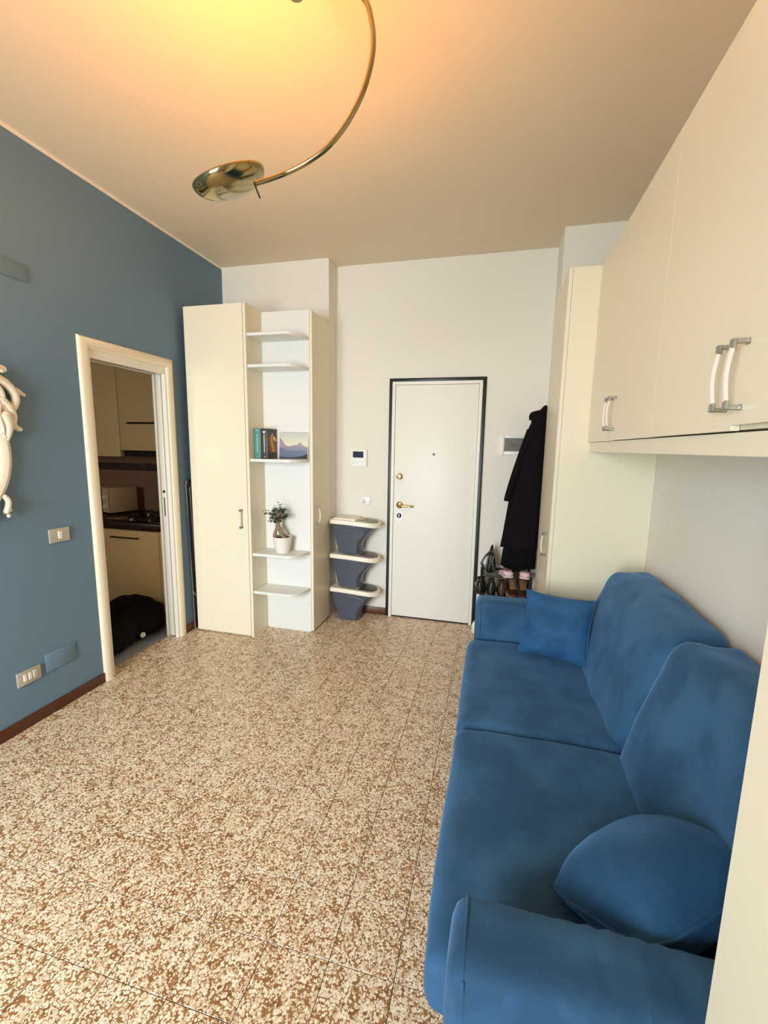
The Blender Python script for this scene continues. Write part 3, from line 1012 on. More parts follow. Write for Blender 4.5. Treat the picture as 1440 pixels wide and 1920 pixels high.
cp = finish('cover_plate', bx(XL + .0005, XL + .0075, 1.720, 1.898, .247, .354, .003), M_blue, None, (XL, 1.81, .247))
tag(cp, 'blank junction cover painted blue, beside the low socket on the blue wall', 'cover')
cp = finish('cover_plate', bx(XL + .0005, XL + .0085, 1.42, 1.822, 2.313, 2.392, .003), M_blue, None, (XL, 1.62, 2.313))
tag(cp, 'long painted-over cover plate high on the blue wall at the photo edge', 'cover')

bk = thing('breaker_panel', (.14, YF, 1.55), 'small white fuse box with a smoky window beside the hanging coats', 'fuse box')
bm = bmesh.new()
x0, x1, z0, z1 = .040, .258, 1.474, 1.628
fr = .030
box(bm, x0, x0 + fr, YF - .022, YF - .0005, z0, z1, .003); box(bm, x1 - fr, x1, YF - .022, YF - .0005, z0, z1, .003)
box(bm, x0 + fr, x1 - fr, YF - .022, YF - .0005, z0, z0 + .030, .003); box(bm, x0 + fr, x1 - fr, YF - .022, YF - .0005, z1 - .020, z1, .003)
finish('frame', bm, M_plastic, bk)
M_smoke = mat('smoky_plastic', (112, 112, 100), 0.25)
bm = bmesh.new(); box(bm, x0 + fr, x1 - fr, YF - .014, YF - .001, z0 + .030, z1 - .020)
finish('window', bm, M_smoke, bk)
for k in range(4):
    xx = x0 + fr + .022 + k * .030
    bm = bmesh.new(); box(bm, xx, xx + .026, YF - .018, YF - .013, z0 + .055, z1 - .045, .001, 1)
    box(bm, xx + .008, xx + .018, YF - .023, YF - .017, z0 + .070, z0 + .084, .001, 1, 1)
    finish('breaker', bm, [M_smoke, M_darkin], bk)

# ------------------------------------------------------------------ books and print on the third shelf
def book(x0, x1, cloth, ink, label, emblem):
    t = thing('book', ((x0 + x1) / 2, 3.065, 1.415), label, 'book', 'books on the middle shelf')
    z0, z1 = 1.4155, 1.643
    bm = bmesh.new()
    box(bm, x0, x0 + .0025, 2.994, 3.136, z0, z1, .0008, 1); box(bm, x1 - .0025, x1, 2.994, 3.136, z0, z1, .0008, 1)
    box(bm, x0, x1, 2.990, 2.9945, z0, z1, .0015, 2)
    c = finish('cover', bm, cloth, t)
    finish('pages', bx(x0 + .003, x1 - .003, 2.9948, 3.131, z0 + .004, z1 - .005), M_page, t)
    # tall ornamental lettering down the spine, too fine to read: drawn as the strokes that show
    bm = bmesh.new()
    xm = (x0 + x1) / 2
    zz = z1 - .042
    rnd = random.Random(len(label))
    while zz > z0 + .058:
        h = rnd.uniform(.012, .020)
        wv = rnd.uniform(.0028, .0050)
        poly = [(xm - wv, zz - h * .5), (xm - wv * .4, zz), (xm + wv * .6, zz - h * .15), (xm + wv, zz - h * .55), (xm + wv * .3, zz - h), (xm - wv * .5, zz - h * .95)]
        prism(bm, poly, 2.9893, 2.9902, 'Y')
        zz -= h * .97
    if emblem:
        prism(bm, [(xm - .013, z1 - .020), (xm + .013, z1 - .020), (xm + .010, z1 - .030), (xm + .004, z1 - .034), (xm, z1 - .042), (xm - .004, z1 - .034), (xm - .010, z1 - .030)], 2.9893, 2.9902, 'Y')
    else:
        box(bm, xm - .011, xm + .011, 2.9893, 2.9902, z1 - .018, z1 - .013)
    prism(bm, [(xm + .004 * math.cos(a * PI / 4), z0 + .016 + .004 * math.sin(a * PI / 4)) for a in range(8)], 2.9893, 2.9902, 'Y')
    finish('spine_lettering', bm, ink, c)['kind'] = 'stuff'
    return t, c
book(-1.781, -1.7235, M_teal, M_mint, 'teal hardback book with mint spine lettering, leftmost on the middle shelf', False)
b2, cv = book(-1.7225, -1.666, M_bookdark, M_ivoryink, 'dark hardback book with a golden picture on its cover, beside the teal book', True)
M_ochre = mat('ochre_print', (150, 104, 62), 0.4, var=0.2, vscale=40)
M_gold = mat('gold_print', (226, 168, 82), 0.35, var=0.15, vscale=50)
M_goldl = mat('pale_gold_print', (242, 212, 130), 0.35)
bm = bmesh.new()
xc = -1.6655
def cover_poly(pts, d, mi):
    prism(bm, [(3.0 + a * .136, 1.4155 + b * .2275) for a, b in pts], xc, xc + d, 'X', mi)
cover_poly([(.06, .22), (.92, .22), (.92, .62), (.70, .80), (.40, .84), (.06, .70)], .0004, 0)
cover_poly([(.42, .22), (.72, .22), (.66, .38), (.50, .54), (.42, .68), (.46, .78), (.56, .82), (.50, .86), (.36, .80), (.28, .66), (.32, .48), (.42, .34)], .0008, 1)
cover_poly([(.56, .74), (.78, .74), (.80, .68), (.92, .64), (.86, .57), (.72, .62), (.58, .62), (.52, .68)], .0008, 2)
cover_poly([(.16, .90), (.78, .90), (.78, .93), (.16, .93)], .0005, 3)
finish('cover_picture', bm, [M_ochre, M_gold, M_goldl, M_darkmetal], cv)

cl = thing('wall_calendar', (-1.514, 3.13, 1.415), 'landscape picture calendar with misty mountains leaning on the middle shelf', 'calendar')
def lean(x, z):
    return Vector((x, 3.118 + (z - 1.415) * .085, z))
bm = bmesh.new()
x0, x1, z0, z1 = -1.640, -1.395, 1.4165, 1.623
front = [lean(x0, z0), lean(x1, z0), lean(x1, z1), lean(x0, z1)]
ring_faces(bm, [[p + Vector((0, .005, 0)) for p in front], front], True)
finish('sheet', bm, M_page, cl, smooth=False)
bm = bmesh.new()
f0 = [lean(x0 + .001, z0 + .001), lean(x1 - .004, z0 + .001), lean(x1 - .004, z1 - .001), lean(x0 + .001, z1 - .001)]
ring_faces(bm, [[p + Vector((0, -.0001, 0)) for p in f0], [p + Vector((0, -.0005, 0)) for p in f0]], True)
pic = finish('printed_picture', bm, M_print, cl, smooth=False)
# title set in wide capitals
for k, ch in enumerate('EUROPA'):
    cu = bpy.data.curves.new('title_letter', 'FONT'); cu.body = ch; cu.size = .021; cu.extrude = .0003; cu.align_x = 'CENTER'
    to = bpy.data.objects.new('title_letter_curve', cu); COL.objects.link(to)
    dg = bpy.context.evaluated_depsgraph_get()
    me = bpy.data.meshes.new_from_object(to.evaluated_get(dg))
    bpy.data.objects.remove(to)
    bm = bmesh.new(); bm.from_mesh(me); bpy.data.meshes.remove(me)
    P0 = lean(-1.618 + k * .0292, 1.597)
    tilt = math.atan(.085)
    bmesh.ops.transform(bm, matrix=Matrix.Translation(P0 + Vector((0, -.0012, 0))) @ Matrix.Rotation(PI / 2 - tilt, 4, 'X'), verts=bm.verts)
    finish('title_letter', bm, M_plastic, pic, smooth=False)

# ------------------------------------------------------------------ potted ficus
pt = thing('potted_ficus', (-1.583, 3.04, .685), 'small ginseng ficus with a braided trunk in a white pot on the open shelf', 'plant')
cx, cy, z0 = -1.583, 3.04, .6855
bm = bmesh.new()
lathe(bm, [(0, 0), (.050, 0), (.054, .006), (.060, .04), (.068, .09), (.073, .118), (.075, .124), (.073, .127), (.070, .124), (.066, .104), (0, .104)], (cx, cy, z0), 36)
finish('pot', bm, M_pot, pt)
bm = bmesh.new()
lathe(bm, [(0, .0), (.0655, .0), (.066, .010), (.03, .016), (0, .014)], (cx, cy, z0 + .1045), 26)
finish('soil', bm, M_soil, pt)
bm = bmesh.new()
base = z0 + .110
def root(pts, r0, r1):
    tube(bm, pts, lambda t: r0 + (r1 - r0) * t + .004 * math.sin(t * 7), 10, smooth=6)
root([(cx - .052, cy - .012, base - .004), (cx - .056, cy - .014, base + .035), (cx - .048, cy - .010, base + .075), (cx - .038, cy - .004, base + .105)], .013, .014)
root([(cx + .038, cy - .016, base - .004), (cx + .012, cy - .018, base + .022), (cx - .014, cy - .014, base + .045), (cx - .038, cy - .006, base + .085)], .008, .014)
root([(cx + .0, cy + .012, base - .004), (cx + .006, cy + .006, base + .035), (cx - .006, cy + .0, base + .065), (cx - .032, cy - .004, base + .10)], .013, .014)
root([(cx - .035, cy - .004, base + .08), (cx - .036, cy - .004, base + .125), (cx - .030, cy, base + .16), (cx - .02, cy, base + .20)], .017, .006)
finish('trunk', bm, M_bark, pt)
bm = bmesh.new()
rnd = random.Random(5)
cc = Vector((cx - .040, cy - .012, base + .185))
tips = []
for k in range(26):
    while True:
        d = Vector((rnd.uniform(-1, 1), rnd.uniform(-1, 1), rnd.uniform(-.75, 1)))
        if .25 < d.length < 1:
            break
    e = cc + Vector((d.x * .100, d.y * .070, d.z * .072))
    s = Vector((cx - .034, cy - .003, base + .12))
    mid = (s + e) / 2 + Vector((0, 0, .015))
    tube(bm, [s, mid, e], .0017, 5, smooth=3)
    tips.append((mid, e))
tips.append((cc, cc + Vector((.035, 0, .095)))); tips.append((cc, cc + Vector((.060, -.01, .06)))); tips.append((cc, cc + Vector((-.10, 0, .03))))
finish('twigs', bm, M_bark, pt)
bm = bmesh.new()
for (m0, e) in tips:
    for k in range(10):
        f = rnd.uniform(.45, 1.08)
        p = m0 + (e - m0) * f + Vector((rnd.gauss(0, .006), rnd.gauss(0, .006), rnd.gauss(0, .006)))
        a = rnd.uniform(0, 2 * PI)
        dr = Vector((math.cos(a), math.sin(a), rnd.uniform(-.9, .35)))
        out = (p - cc); out.z *= .3
        dr = (dr + out.normalized() * .8).normalized()
        sd = dr.cross(Vector((0, 0, 1)) + Vector((rnd.gauss(0, .4), rnd.gauss(0, .4), 0))).normalized()
        nn = sd.cross(dr)
        L = rnd.uniform(.020, .030); W = L * .27
        q = [p, p + dr * L * .3 + sd * W * .85 + nn * .002, p + dr * L * .65 + sd * W * .8, p + dr * L - nn * .003, p + dr * L * .65 - sd * W * .8, p + dr * L * .3 - sd * W * .85 + nn * .002]
        c1 = p + dr * L * .3 - nn * .001; c2 = p + dr * L * .65 - nn * .002
        v = [bm.verts.new(x) for x in q + [c1, c2]]
        bm.faces.new((v[0], v[1], v[6])); bm.faces.new((v[1], v[2], v[7], v[6])); bm.faces.new((v[2], v[3], v[7]))
        bm.faces.new((v[3], v[4], v[7])); bm.faces.new((v[4], v[5], v[6], v[7])); bm.faces.new((v[5], v[0], v[6]))
lv = finish('foliage', bm, M_leaf, pt); lv['kind'] = 'stuff'

# ------------------------------------------------------------------ folded drying rack between wardrobe and blue wall
dr = thing('drying_rack', (-2.323, 3.15, 0), 'folded chrome drying rack standing between the wardrobe and the blue wall', 'drying rack')
def loop(x0, ya, yb, zb, zt, r, bend=.05):
    bm = bmesh.new()
    pts = [(x0, ya + .03, zb), (x0, ya, zt - bend)]
    for k in range(1, 7):
        t = PI / 2 * k / 6
        pts.append((x0, ya + bend * (1 - math.cos(t)), zt - bend + bend * math.sin(t)))
    pts += [(x0, yb - bend, zt)]
    for k in range(1, 7):
        t = PI / 2 * k / 6
        pts.append((x0, yb - bend + bend * math.sin(t), zt - bend + bend * math.cos(t)))
    pts += [(x0, yb, zb)]
    tube(bm, pts, r, 10)
    return bm
finish('outer_frame', loop(-2.338, 2.905, 3.43, .004, 1.235, .0085, .04), M_chrome, dr)
finish('inner_frame', loop(-2.319, 2.925, 3.40, .42, 1.185, .0060, .025), M_chrome, dr)
finish('leg_frame', loop(-2.3065, 2.950, 3.40, .004, 1.20, .0060, .03), M_darkmetal, dr)
for k in range(7):
    bm = bmesh.new(); yy = 3.0 + k * .055
    tube(bm, [(-2.319, yy, .50), (-2.319, yy, 1.18)], .0025, 6)
    finish('wire', bm, M_chrome, dr)
bm = bmesh.new(); tube(bm, [(-2.338, 2.926, .34), (-2.325, 2.935, .30), (-2.308, 2.955, .27)], .005, 8)
finish('hinge_strut', bm, M_chrome, dr)
finish('net_panel', bx(-2.3305, -2.3255, 2.96, 3.38, .45, 1.15), M_rubber, dr)

# ------------------------------------------------------------------ mirror in a carved frame (mostly outside the photo)
mr = thing('wall_mirror', (XL, 1.38, 1.45), 'oval mirror in a whitewashed carved frame on the blue wall', 'mirror')
CY, CZ, A, B = 1.395, 1.46, .225, .30
bm = bmesh.new()
rings = []
pf = [(-.028, .004), (-.026, .018), (-.012, .030), (.010, .034), (.028, .024), (.034, .008), (.030, .001)]
N = 72
for k in range(N + 1):
    t = 2 * PI * k / N
    c = Vector((0, CY + A * math.cos(t), CZ + B * math.sin(t)))
    n = Vector((0, math.cos(t) / A, math.sin(t) / B)).normalized()
    rings.append([Vector((XL + d, 0, 0)) + c + n * w_ for w_, d in pf])
ring_faces(bm, rings, False)
finish('frame', bm, M_frame, mr)
bm = bmesh.new()
prism(bm, [(CY + (A - .018) * math.cos(2 * PI * k / 48), CZ + (B - .018) * math.sin(2 * PI * k / 48)) for k in range(48)], XL + .002, XL + .010, 'X')
finish('glass', bm, M_mirror, mr)
def carve(pts, r0, r1, d=.02):
    for s in (1, -1):
        b_ = bmesh.new()
        tube(b_, [(XL + d + dd, CY + s * (y - CY), z) for y, z, dd in pts], lambda t: (r0 + (r1 - r0) * t) * max(.15, min(1, (t * 9) ** .5, ((1 - t) * 9) ** .5)), 16, smooth=9)
        finish('carving', b_, M_frame, mr)
carve([(1.55, 1.835, .004), (1.60, 1.858, .008), (1.635, 1.868, .008), (1.655, 1.862, .006), (1.650, 1.846, .006)], .014, .009)
# shoulder scroll with horn, acanthus leaf and hook, foot tassel, crest
carve([(1.50, 1.80, 0), (1.57, 1.82, .008), (1.63, 1.805, .010), (1.672, 1.77, .010), (1.690, 1.725, .008), (1.675, 1.680, .006), (1.640, 1.668, .006), (1.622, 1.690, .010), (1.636, 1.712, .012)], .025, .013)
carve([(1.672, 1.765, .006), (1.70, 1.765, .004), (1.728, 1.752, .002), (1.747, 1.745, 0)], .020, .005)
carve([(1.46, 1.86, 0), (1.54, 1.845, .006), (1.61, 1.825, .006), (1.648, 1.795, .004)], .016, .018)
carve([(1.60, 1.735, .010), (1.645, 1.690, .012), (1.668, 1.645, .012), (1.668, 1.600, .008), (1.690, 1.578, .006), (1.712, 1.578, .004)], .021, .010)
carve([(1.62, 1.66, .012), (1.640, 1.60, .014), (1.638, 1.55, .010), (1.630, 1.51, .004)], .030, .007)
carve([(1.58, 1.79, .012), (1.612, 1.765, .016), (1.625, 1.725, .016), (1.60, 1.70, .014)], .018, .010)
carve([(1.612, 1.70, .016), (1.600, 1.64, .020), (1.612, 1.585, .018), (1.618, 1.54, .010)], .010, .006)
carve([(1.54, 1.775, .010), (1.565, 1.74, .014), (1.575, 1.70, .014), (1.59, 1.665, .012)], .024, .012)
carve([(1.36, 1.93, 0), (1.42, 1.90, .006), (1.47, 1.86, .008), (1.45, 1.82, .008), (1.40, 1.83, .006)], .020, .014)
carve([(1.585, 1.255, .004), (1.602, 1.235, .006), (1.606, 1.212, .008), (1.598, 1.185, .008), (1.590, 1.160, .004)], .012, .014)
carve([(1.55, 1.21, .004), (1.50, 1.165, .006), (1.45, 1.14, .006), (1.40, 1.125, .006)], .016, .02)
bm = bmesh.new()
rnd = random.Random(2)
for (y, z, r) in ((1.614, 1.625, .014), (1.626, 1.590, .012), (1.612, 1.560, .012), (1.622, 1.535, .010), (1.60, 1.66, .014), (1.57, 1.70, .016), (1.548, 1.745, .018), (1.606, 1.178, .011), (1.600, 1.150, .010), (1.640, 1.850, .011), (1.560, 1.790, .012)):
    for s in (1, -1):
        M = Matrix.Translation((XL + .030, CY + s * (y - CY), z)) @ Matrix.Diagonal((.8, 1, 1, 1))
        bm = bmesh.new()
        bmesh.ops.create_icosphere(bm, subdivisions=2, radius=r, matrix=M)
        finish('bead', bm, M_frame, mr)

# ------------------------------------------------------------------ coats on the pilaster side, hook rail
hk = thing('coat_rail', (PILX, 3.52, 1.82), 'white coat rail behind the black coats on the side of the pilaster', 'coat rail')
finish('rail', bx(PILX - .015, PILX - .0005, 3.40, 3.66, 1.72, 1.77, .003), M_plastic, hk)
for yy in (3.44, 3.60):
    bm = bmesh.new(); tube(bm, [(PILX - .014, yy, 1.75), (PILX - .03, yy, 1.745), (PILX - .036, yy, 1.765)], .005, 8, smooth=4)
    finish('hook', bm, M_steel, hk)
def garment(name, yc, hd, prof, label, m, seed, ripple=9):
    """prof: (z, reach from pilaster face)"""
    t = thing(name, (PILX - .1, yc, prof[-1][0]), label, 'coat')
    bm = bmesh.new()
    rings = []
    fine = []
    for (a, b) in zip(prof[:-1], prof[1:]):
        for k in range(5):
            f = k / 5
            fine.append((a[0] + (b[0] - a[0]) * f, a[1] + (b[1] - a[1]) * f))
    fine.append(prof[-1])
    ztop, zbot = fine[0][0], fine[-1][0]
    for z, w_ in fine:
        k = (ztop - z) / (ztop - zbot)
        d = hd * (.42 + .58 * min(1, k * 2.2))
        ring = []
        for q in range(40):
            a = 2 * PI * q / 40
            s = 1 + .08 * min(1, k * 2) * math.sin(a * ripple + seed + 2 * k) * (1 if math.cos(a) < .8 else 0)
            ca, sa = math.cos(a), math.sin(a)
            xx = -(w_ / 2) + (w_ / 2) * (abs(ca) ** .8) * (1 if ca > 0 else -1) * (s if ca < 0 else 1)
            yy = d * (abs(sa) ** .8) * (1 if sa > 0 else -1) * s
            yy = max(3.376 - yc, min(3.672 - yc, yy))
            ring.append(Vector((PILX - .017 + min(-.0, xx), yc + yy, z + .006 * math.sin(a * 3 + seed))))
        rings.append(ring)
    ring_faces(bm, rings, True)
    finish('body', bm, m, t, angle=60)
    return t
c1 = garment('coat', 3.435, .058, [(1.835, .035), (1.79, .075), (1.765, .115), (1.72, .115), (1.66, .138), (1.55, .160), (1.41, .192), (1.20, .232), (1.00, .252), (.88, .264), (.775, .278)],
             'black coat with a tall collar hanging beside the fuse box, in front', M_black2, 1)
bm = bmesh.new()                          # collar standing proud and a sleeve with its button tab
tube(bm, [(PILX - .03, 3.44, 1.815), (PILX - .07, 3.43, 1.790), (PILX - .128, 3.43, 1.775), (PILX - .132, 3.43, 1.735)], lambda t: .022 - .006 * t, 10, smooth=5)
finish('collar', bm, M_black2, c1)
bm = bmesh.new()
tube(bm, [(PILX - .13, 3.415, 1.66), (PILX - .184, 3.408, 1.48), (PILX - .234, 3.406, 1.30), (PILX - .268, 3.404, 1.16), (PILX - .272, 3.404, 1.13)], lambda t: .032 - .010 * t, 12, smooth=6)
finish('sleeve', bm, M_black2, c1)
bm = bmesh.new()
lathe(bm, [(0, 0), (.006, 0), (.005, .003), (0, .003)], seg=10, mtx=axis_m((PILX - .270, 3.392, 1.155), (-.5, -1, 0)))
finish('button', bm, M_steel, c1)
garment('long_coat', 3.602, .066, [(1.76, .04), (1.66, .10), (1.4, .16), (1.1, .20), (.80, .236), (.70, .250), (.568, .262)],
        'long black garment hanging lowest, just above the pink slippers', M_black, 4, 7)

# ------------------------------------------------------------------ shoe rack, bag, shoes
sr = thing('shoe_rack', (.135, 3.52, 0), 'black metal shoe rack beside the entrance door behind the sofa', 'shoe rack')
px0, px1, py0, py1 = -.052, .322, 3.402, 3.640
for xx in (px0, px1):
    for yy, zt in ((py0, .600 if xx < 0 else .545), (py1, .558)):
        bm = bmesh.new(); tube(bm, [(xx, yy, 0), (xx, yy, zt)], .0085, 10)
        finish('post', bm, M_blackframe, sr)
for z in (.53, .36, .19):
    for k, yy in enumerate((3.402, 3.45, 3.50, 3.55, 3.60, 3.64)):
        bm = bmesh.new(); r = .007 if k in (0, 5) else .0045
        tube(bm, [(px0, yy, z), (px1, yy, z)], r, 8)
        finish('rod', bm, M_blackframe, sr)
    for xx in (px0, px1):
        bm = bmesh.new(); tube(bm, [(xx, py0, z), (xx, py1, z)], .006, 8)
        finish('side_rail', bm, M_blackframe, sr)
hb = thing('handbag', (.020, 3.52, .5375), 'small black shiny handbag standing on the top tier of the shoe rack', 'handbag')
bm = soft(-.026, .054, 3.43, 3.60, .549, .712, .022, (6, 12, 10), puff=.006, wr=.006, wsc=14,
          fn=lambda p, u: Vector((.016 + (p.x - .014) * (1 - .55 * max(0, (p.z - .55) / .16)), p.y, p.z)))
finish('body', bm, M_leather, hb)
bm = bmesh.new(); tube(bm, [(.016, 3.45, .690), (.012, 3.47, .740), (.018, 3.51, .752), (.022, 3.55, .742), (.020, 3.58, .690)], .007, 8, smooth=6)
finish('handle', bm, M_leather, hb)
bm = bmesh.new(); tube(bm, [(.004, 3.425, .715), (-.022, 3.412, .695), (-.046, 3.405, .655), (-.058, 3.404, .618)], .009, 8, smooth=6)
finish('strap', bm, M_leather, hb)
bm = bmesh.new(); tube(bm, [(.012, 3.428, .690), (.020, 3.426, .645), (.036, 3.428, .600)], .0022, 6, smooth=5); tube(bm, [(.034, 3.428, .690), (.028, 3.424, .640), (.040, 3.428, .575)], .0022, 6, smooth=5)
finish('chain', bm, M_chrome, hb)

def shoe(name, toe, heel, zb, w, hgt, m_up, m_in, label, group=None, sole=.010, open_to=.55, heel_h=0.0, m_sole=None, cat='shoe'):
    """lofted shoe from heel to toe; open top over the rear part shown as a lining"""
    toe, heel = Vector((*toe, zb)), Vector((*heel, zb))
    ax = (toe - heel); L = ax.length; ax.normalize(); sd = Vector((-ax.y, ax.x, 0))
    t = thing(name, tuple((toe + heel) / 2), label, cat, group)
    prof = [(0, .18, .40), (.015, .46, .68), (.05, .74, .90), (.15, .88, 1.0), (.35, .80, .92), (.5, .88, .78), (.65, 1.0, .60), (.8, .98, .46), (.92, .74, .34), (1.0, .30, .22)]
    bm = bmesh.new(); rings = []
    for f, ww, hh in prof:
        c = heel + ax * L * f
        lift = heel_h * max(0, 1 - f / .65)
        hw = w / 2 * ww; hz = hgt * hh
        ring = []
        for q in range(16):
            a = 2 * PI * q / 16
            y = math.cos(a) * hw * (1 - .25 * max(0, math.sin(a)))
            z = (math.sin(a) * .5 + .5) * hz
            ring.append(c + sd * y + Vector((0, 0, sole + lift + z)))
        rings.append(ring)
    ring_faces(bm, rings, True)
    finish('upper', bm, m_up, t, angle=60)
    bm = bmesh.new(); rings = []
    for f, ww, hh in prof[2:7]:
        c = heel + ax * L * f
        lift = heel_h * max(0, 1 - f / .65)
        ring = []
        for q in range(12):
            a = 2 * PI * q / 12
            ring.append(c + sd * math.cos(a) * w / 2 * ww * .66 + Vector((0, 0, sole + lift + hgt * hh * (1.03 + .03 * math.sin(a)))))
        rings.append(ring)
    ring_faces(bm, rings, True)
    finish('lining', bm, m_in, t, angle=60)
    bm = bmesh.new()
    pts = []
    for s in (1, -1):
        seq = prof if s == 1 else list(reversed(prof))
        for f, ww, hh in seq:
            pts.append((f, s * w / 2 * ww * 1.03))
    lo_ = [heel + ax * L * f + sd * y + Vector((0, 0, .0005 + heel_h * max(0, 1 - f / .65))) for f, y in pts]
    hi_ = [p + Vector((0, 0, sole + hgt * .06)) for p in lo_]
    ring_faces(bm, [lo_, hi_], True)
    if heel_h:
        c = heel + ax * L * .10
        ring_faces(bm, [[c + Vector((math.cos(a) * .013, math.sin(a) * .013, .0005)) for a in [2 * PI * q / 10 for q in range(10)]],
                        [c + Vector((math.cos(a) * .022, math.sin(a) * .022, heel_h * .9)) for a in [2 * PI * q / 10 for q in range(10)]]], True)
    finish('sole', bm, m_sole or M_rubber, t)
    return t
zt = .5375
shoe('slipper', (.110, 3.528), (.158, 3.368), zt, .088, .045, M_pink, M_pinkin, 'pale pink felt slipper on the top tier, beside the handbag', 'pink slippers on the shoe rack', m_sole=M_pink)
shoe('slipper', (.292, 3.530), (.268, 3.368), zt, .088, .045, M_pink, M_pinkin, 'pale pink felt slipper on the top tier, next to the tall cabinet', 'pink slippers on the shoe rack', m_sole=M_pink)
zt = .3675
shoe('ankle_boot', (-.066, 3.622), (-.050, 3.420), zt, .092, .125, M_leather, M_darkin, 'black rounded shoe on the lower tier, poking out left of the rack post', 'shoes on the lower tier')
shoe('ankle_boot', (.026, 3.60), (.030, 3.385), zt, .076, .130, M_leather, M_darkin, 'black shiny shoe on the lower tier, second from the left post', 'shoes on the lower tier')
shoe('loafer', (.106, 3.60), (.110, 3.388), zt, .074, .125, M_brown, M_darkin, 'dark brown glossy shoe in the middle of the lower tier', 'shoes on the lower tier')
shoe('heeled_shoe', (.212, 3.395), (.165, 3.60), zt, .074, .070, M_brown, M_tan, 'brown heeled shoe with tan toe on the lower tier, left of its pair', 'shoes on the lower tier', heel_h=.085, m_sole=M_tan)
shoe('heeled_shoe', (.290, 3.395), (.245, 3.60), zt, .074, .070, M_brown, M_tan, 'brown heeled shoe with tan toe on the lower tier, nearest the tall cabinet', 'shoes on the lower tier', heel_h=.085, m_sole=M_tan)
shoe('sneaker', (.10, 3.50), (-.112, 3.545), 0, .085, .085, M_plastic, M_pinkin, 'white sneaker on the floor between the entrance door and the sofa', m_sole=M_plastic)

# ------------------------------------------------------------------ kitchen furniture seen through the doorway
FY = 2.93
for k, (x0, x1, lab) in enumerate(((-3.845, -3.245, 'cream kitchen base cabinet at the left, mostly hidden by the doorway'), (-3.243, -2.645, 'cream kitchen base cabinet with a bar handle under the hob'))):
    t = thing('base_cabinet', ((x0 + x1) / 2, 3.2, 0), lab, 'cabinet')
    finish('body', bx(x0, x1, FY + .02, 3.528, .10, .80), M_kcream, t)
    finish('plinth', bx(x0, x1, FY + .05, 3.50, 0, .10), M_darkin, t)
    d = finish('door', bx(x0 + .002, x1 - .002, FY, FY + .019, .105, .793, .002), M_kcream, t)
    bm = bmesh.new()
    xm = (x0 + x1) / 2 - .02
    tube(bm, [(xm - .14, FY - .028, .734), (xm + .14, FY - .028, .734)], .006, 8)
    for s in (-.12, .12):
        tube(bm, [(xm + s, FY + .001, .734), (xm + s, FY - .028, .734)], .004, 8)
    finish('handle', bm, M_darkmetal, d)
t = finish('filler_panel', bx(-2.643, -2.464, FY + .004, FY + .022, .0, .80), M_kcream, None, (-2.55, FY, 0))
tag(t, 'narrow cream filler panel between kitchen base cabinet and doorway wall', 'panel')
t = finish('worktop', bx(-4.40, -2.464, FY - .015, 3.529, .801, .860, .004), M_worktop, None, (-3.4, 3.2, .80))
tag(t, 'dark brown kitchen worktop under the microwave and hob', 'worktop')
hb_ = thing('gas_hob', (-2.92, 3.18, .86), 'black gas hob with shiny burner caps set on the kitchen worktop', 'hob')
finish('plate', bx(-3.22, -2.64, 2.965, 3.43, .8605, .868, .003), M_hob, hb_)
for (xx, yy, r) in ((-2.985, 3.02, .026), (-2.785, 3.01, .024), (-3.03, 3.27, .03), (-2.78, 3.27, .03)):
    bm = bmesh.new(); lathe(bm, [(0, 0), (r * 1.4, 0), (r * 1.4, .006), (r, .008), (r, .016), (r * .6, .019), (0, .019)], (xx, yy, .868), 20)
    finish('burner', bm, M_burner, hb_)
for yy in (3.02, 3.27):
    bm = bmesh.new()
    tube(bm, [(-3.16, yy, .898), (-2.70, yy, .898)], .004, 6)
    for xx in (-3.16, -3.085, -2.93, -2.86, -2.70):
        tube(bm, [(xx, yy - .1, .898), (xx, yy + .1, .898)], .004, 6)
        tube(bm, [(xx, yy - .1, .868), (xx, yy - .1, .898)], .004, 6)
    finish('pan_support', bm, M_blackframe, hb_)

mw = thing('microwave', (-3.62, 3.33, .86), 'cream microwave oven with two knobs at the back of the kitchen worktop', 'microwave')
Mw = Matrix.Translation((-3.405, 3.19, .861)) @ Matrix.Rotation(R(-17), 4, 'Z')
bm = bmesh.new(); box(bm, -.44, 0, .012, .27, .012, .242, .005, 2, 0, Mw)
M_mw = mat('microwave_cream', (226, 200, 160), 0.4)
finish('housing', bm, M_mw, mw)
bm = bmesh.new(); box(bm, -.438, -.105, 0, .012, .016, .238, .003, 1, 0, Mw); finish('door', bm, M_hob, mw)
bm = bmesh.new(); box(bm, -.103, -.001, 0, .012, .016, .238, .003, 1, 0, Mw); cpn = finish('control_panel', bm, M_mw, mw)
for zz in (.07, .16):
    bm = bmesh.new(); lathe(bm, [(0, 0), (.024, 0), (.021, .016), (0, .018)], seg=18, mtx=Mw @ axis_m((-.05, 0, zz), (0, -1, 0)))
    finish('knob', bm, M_plastic, cpn)
for a in (-.42, -.03):
    for b in (.03, .25):
        bm = bmesh.new(); box(bm, a, a + .02, b - .01, b + .01, 0, .0125, 0, 1, 0, Mw)
        finish('foot', bm, M_rubber, mw)

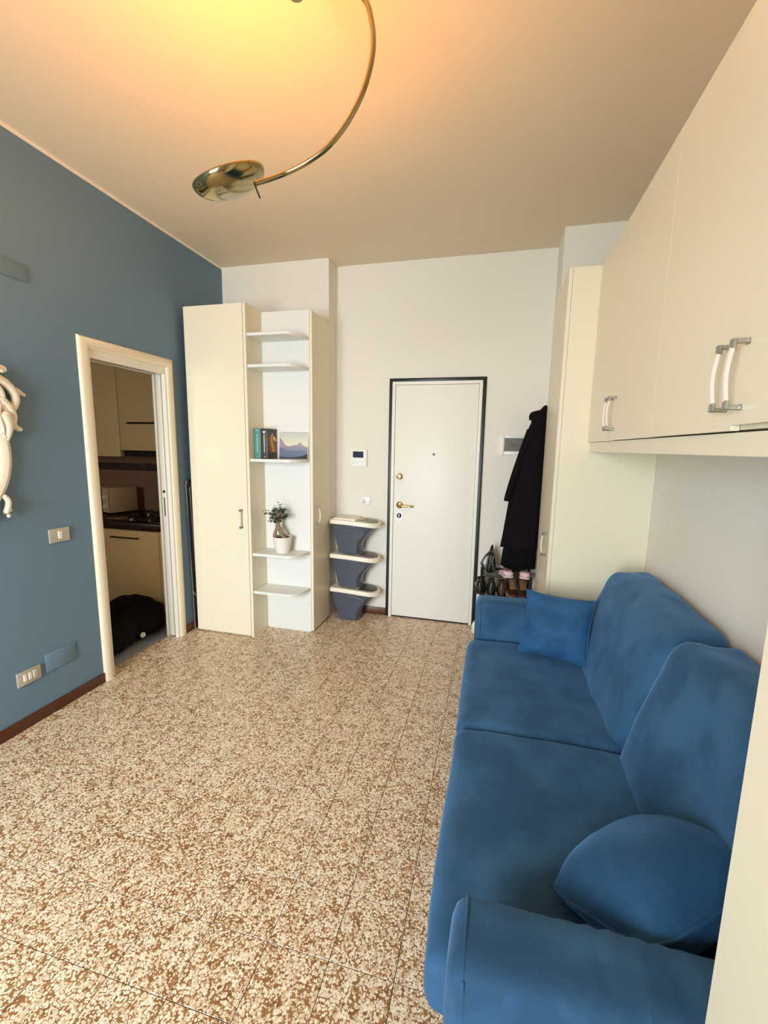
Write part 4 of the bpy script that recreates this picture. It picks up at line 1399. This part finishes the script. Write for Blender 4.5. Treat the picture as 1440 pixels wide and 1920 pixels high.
UY = 3.20
for (x0, x1, zb, lab, hz) in ((-4.10, -3.233, 1.394, 'cream kitchen wall cabinet above the microwave', None), (-3.231, -2.635, 1.452, 'cream kitchen wall cabinet above the cooker hood', 1.688)):
    t = thing('kitchen_wall_cabinet', ((x0 + x1) / 2, 3.36, zb), lab, 'cabinet')
    finish('body', bx(x0, x1, UY + .02, 3.528, zb, 2.42), M_kcream, t)
    d = finish('door', bx(x0 + .002, x1 - .002, UY, UY + .019, zb, 2.42, .002), M_kcream, t)
    if hz:
        bm = bmesh.new()
        tube(bm, [(-3.12, UY - .028, hz), (-2.74, UY - .028, hz)], .007, 8)
        for xx in (-3.08, -2.78):
            tube(bm, [(xx, UY + .001, hz), (xx, UY - .028, hz)], .004, 8)
        finish('handle', bm, M_darkmetal, d)
hd_ = thing('cooker_hood', (-2.93, 3.36, 1.40), 'dark slim cooker hood under the right kitchen wall cabinet', 'hood')
finish('body', bx(-3.225, -2.66, 3.225, 3.52, 1.402, 1.4515, .004), M_darkin, hd_)
finish('grille', bx(-3.18, -2.72, 3.25, 3.49, 1.398, 1.402), M_darkmetal, hd_)

# dark bag slumped on the kitchen floor
bg_ = thing('duffel_bag', (-2.74, 2.56, 0), 'black bag slumped on the grey kitchen floor inside the doorway', 'bag')
def bag_fn(p, u):
    k = max(0, min(1, p.z / .24))
    # right end higher, left end slack
    s = (p.y - 2.3) / .5
    p.z *= .62 + .45 * max(0, min(1, s))
    p.x += .03 * math.sin(p.y * 9) * k
    return p
finish('body', soft(-2.99, -2.535, 2.20, 2.87, .002, .262, .10, (18, 24, 12), puff=.02, wr=.03, wsc=6, fn=bag_fn, seed=30), M_black, bg_)
bm = bmesh.new(); tube(bm, [(-2.72, 2.50, .20), (-2.70, 2.58, .275), (-2.69, 2.68, .285), (-2.68, 2.78, .24)], .011, 8, smooth=6)
finish('strap', bm, M_black2, bg_)
bm = bmesh.new(); lathe(bm, [(0, 0), (.020, 0), (.020, .004), (0, .004)], seg=16, mtx=axis_m((-2.522, 2.578, .075), (1, -.3, .1)))
finish('round_tag', bm, M_tagw, bg_)
bm = bmesh.new(); box(bm, -2.542, -2.530, 2.70, 2.73, .15, .162, .002)
finish('buckle', bm, M_steel, bg_)
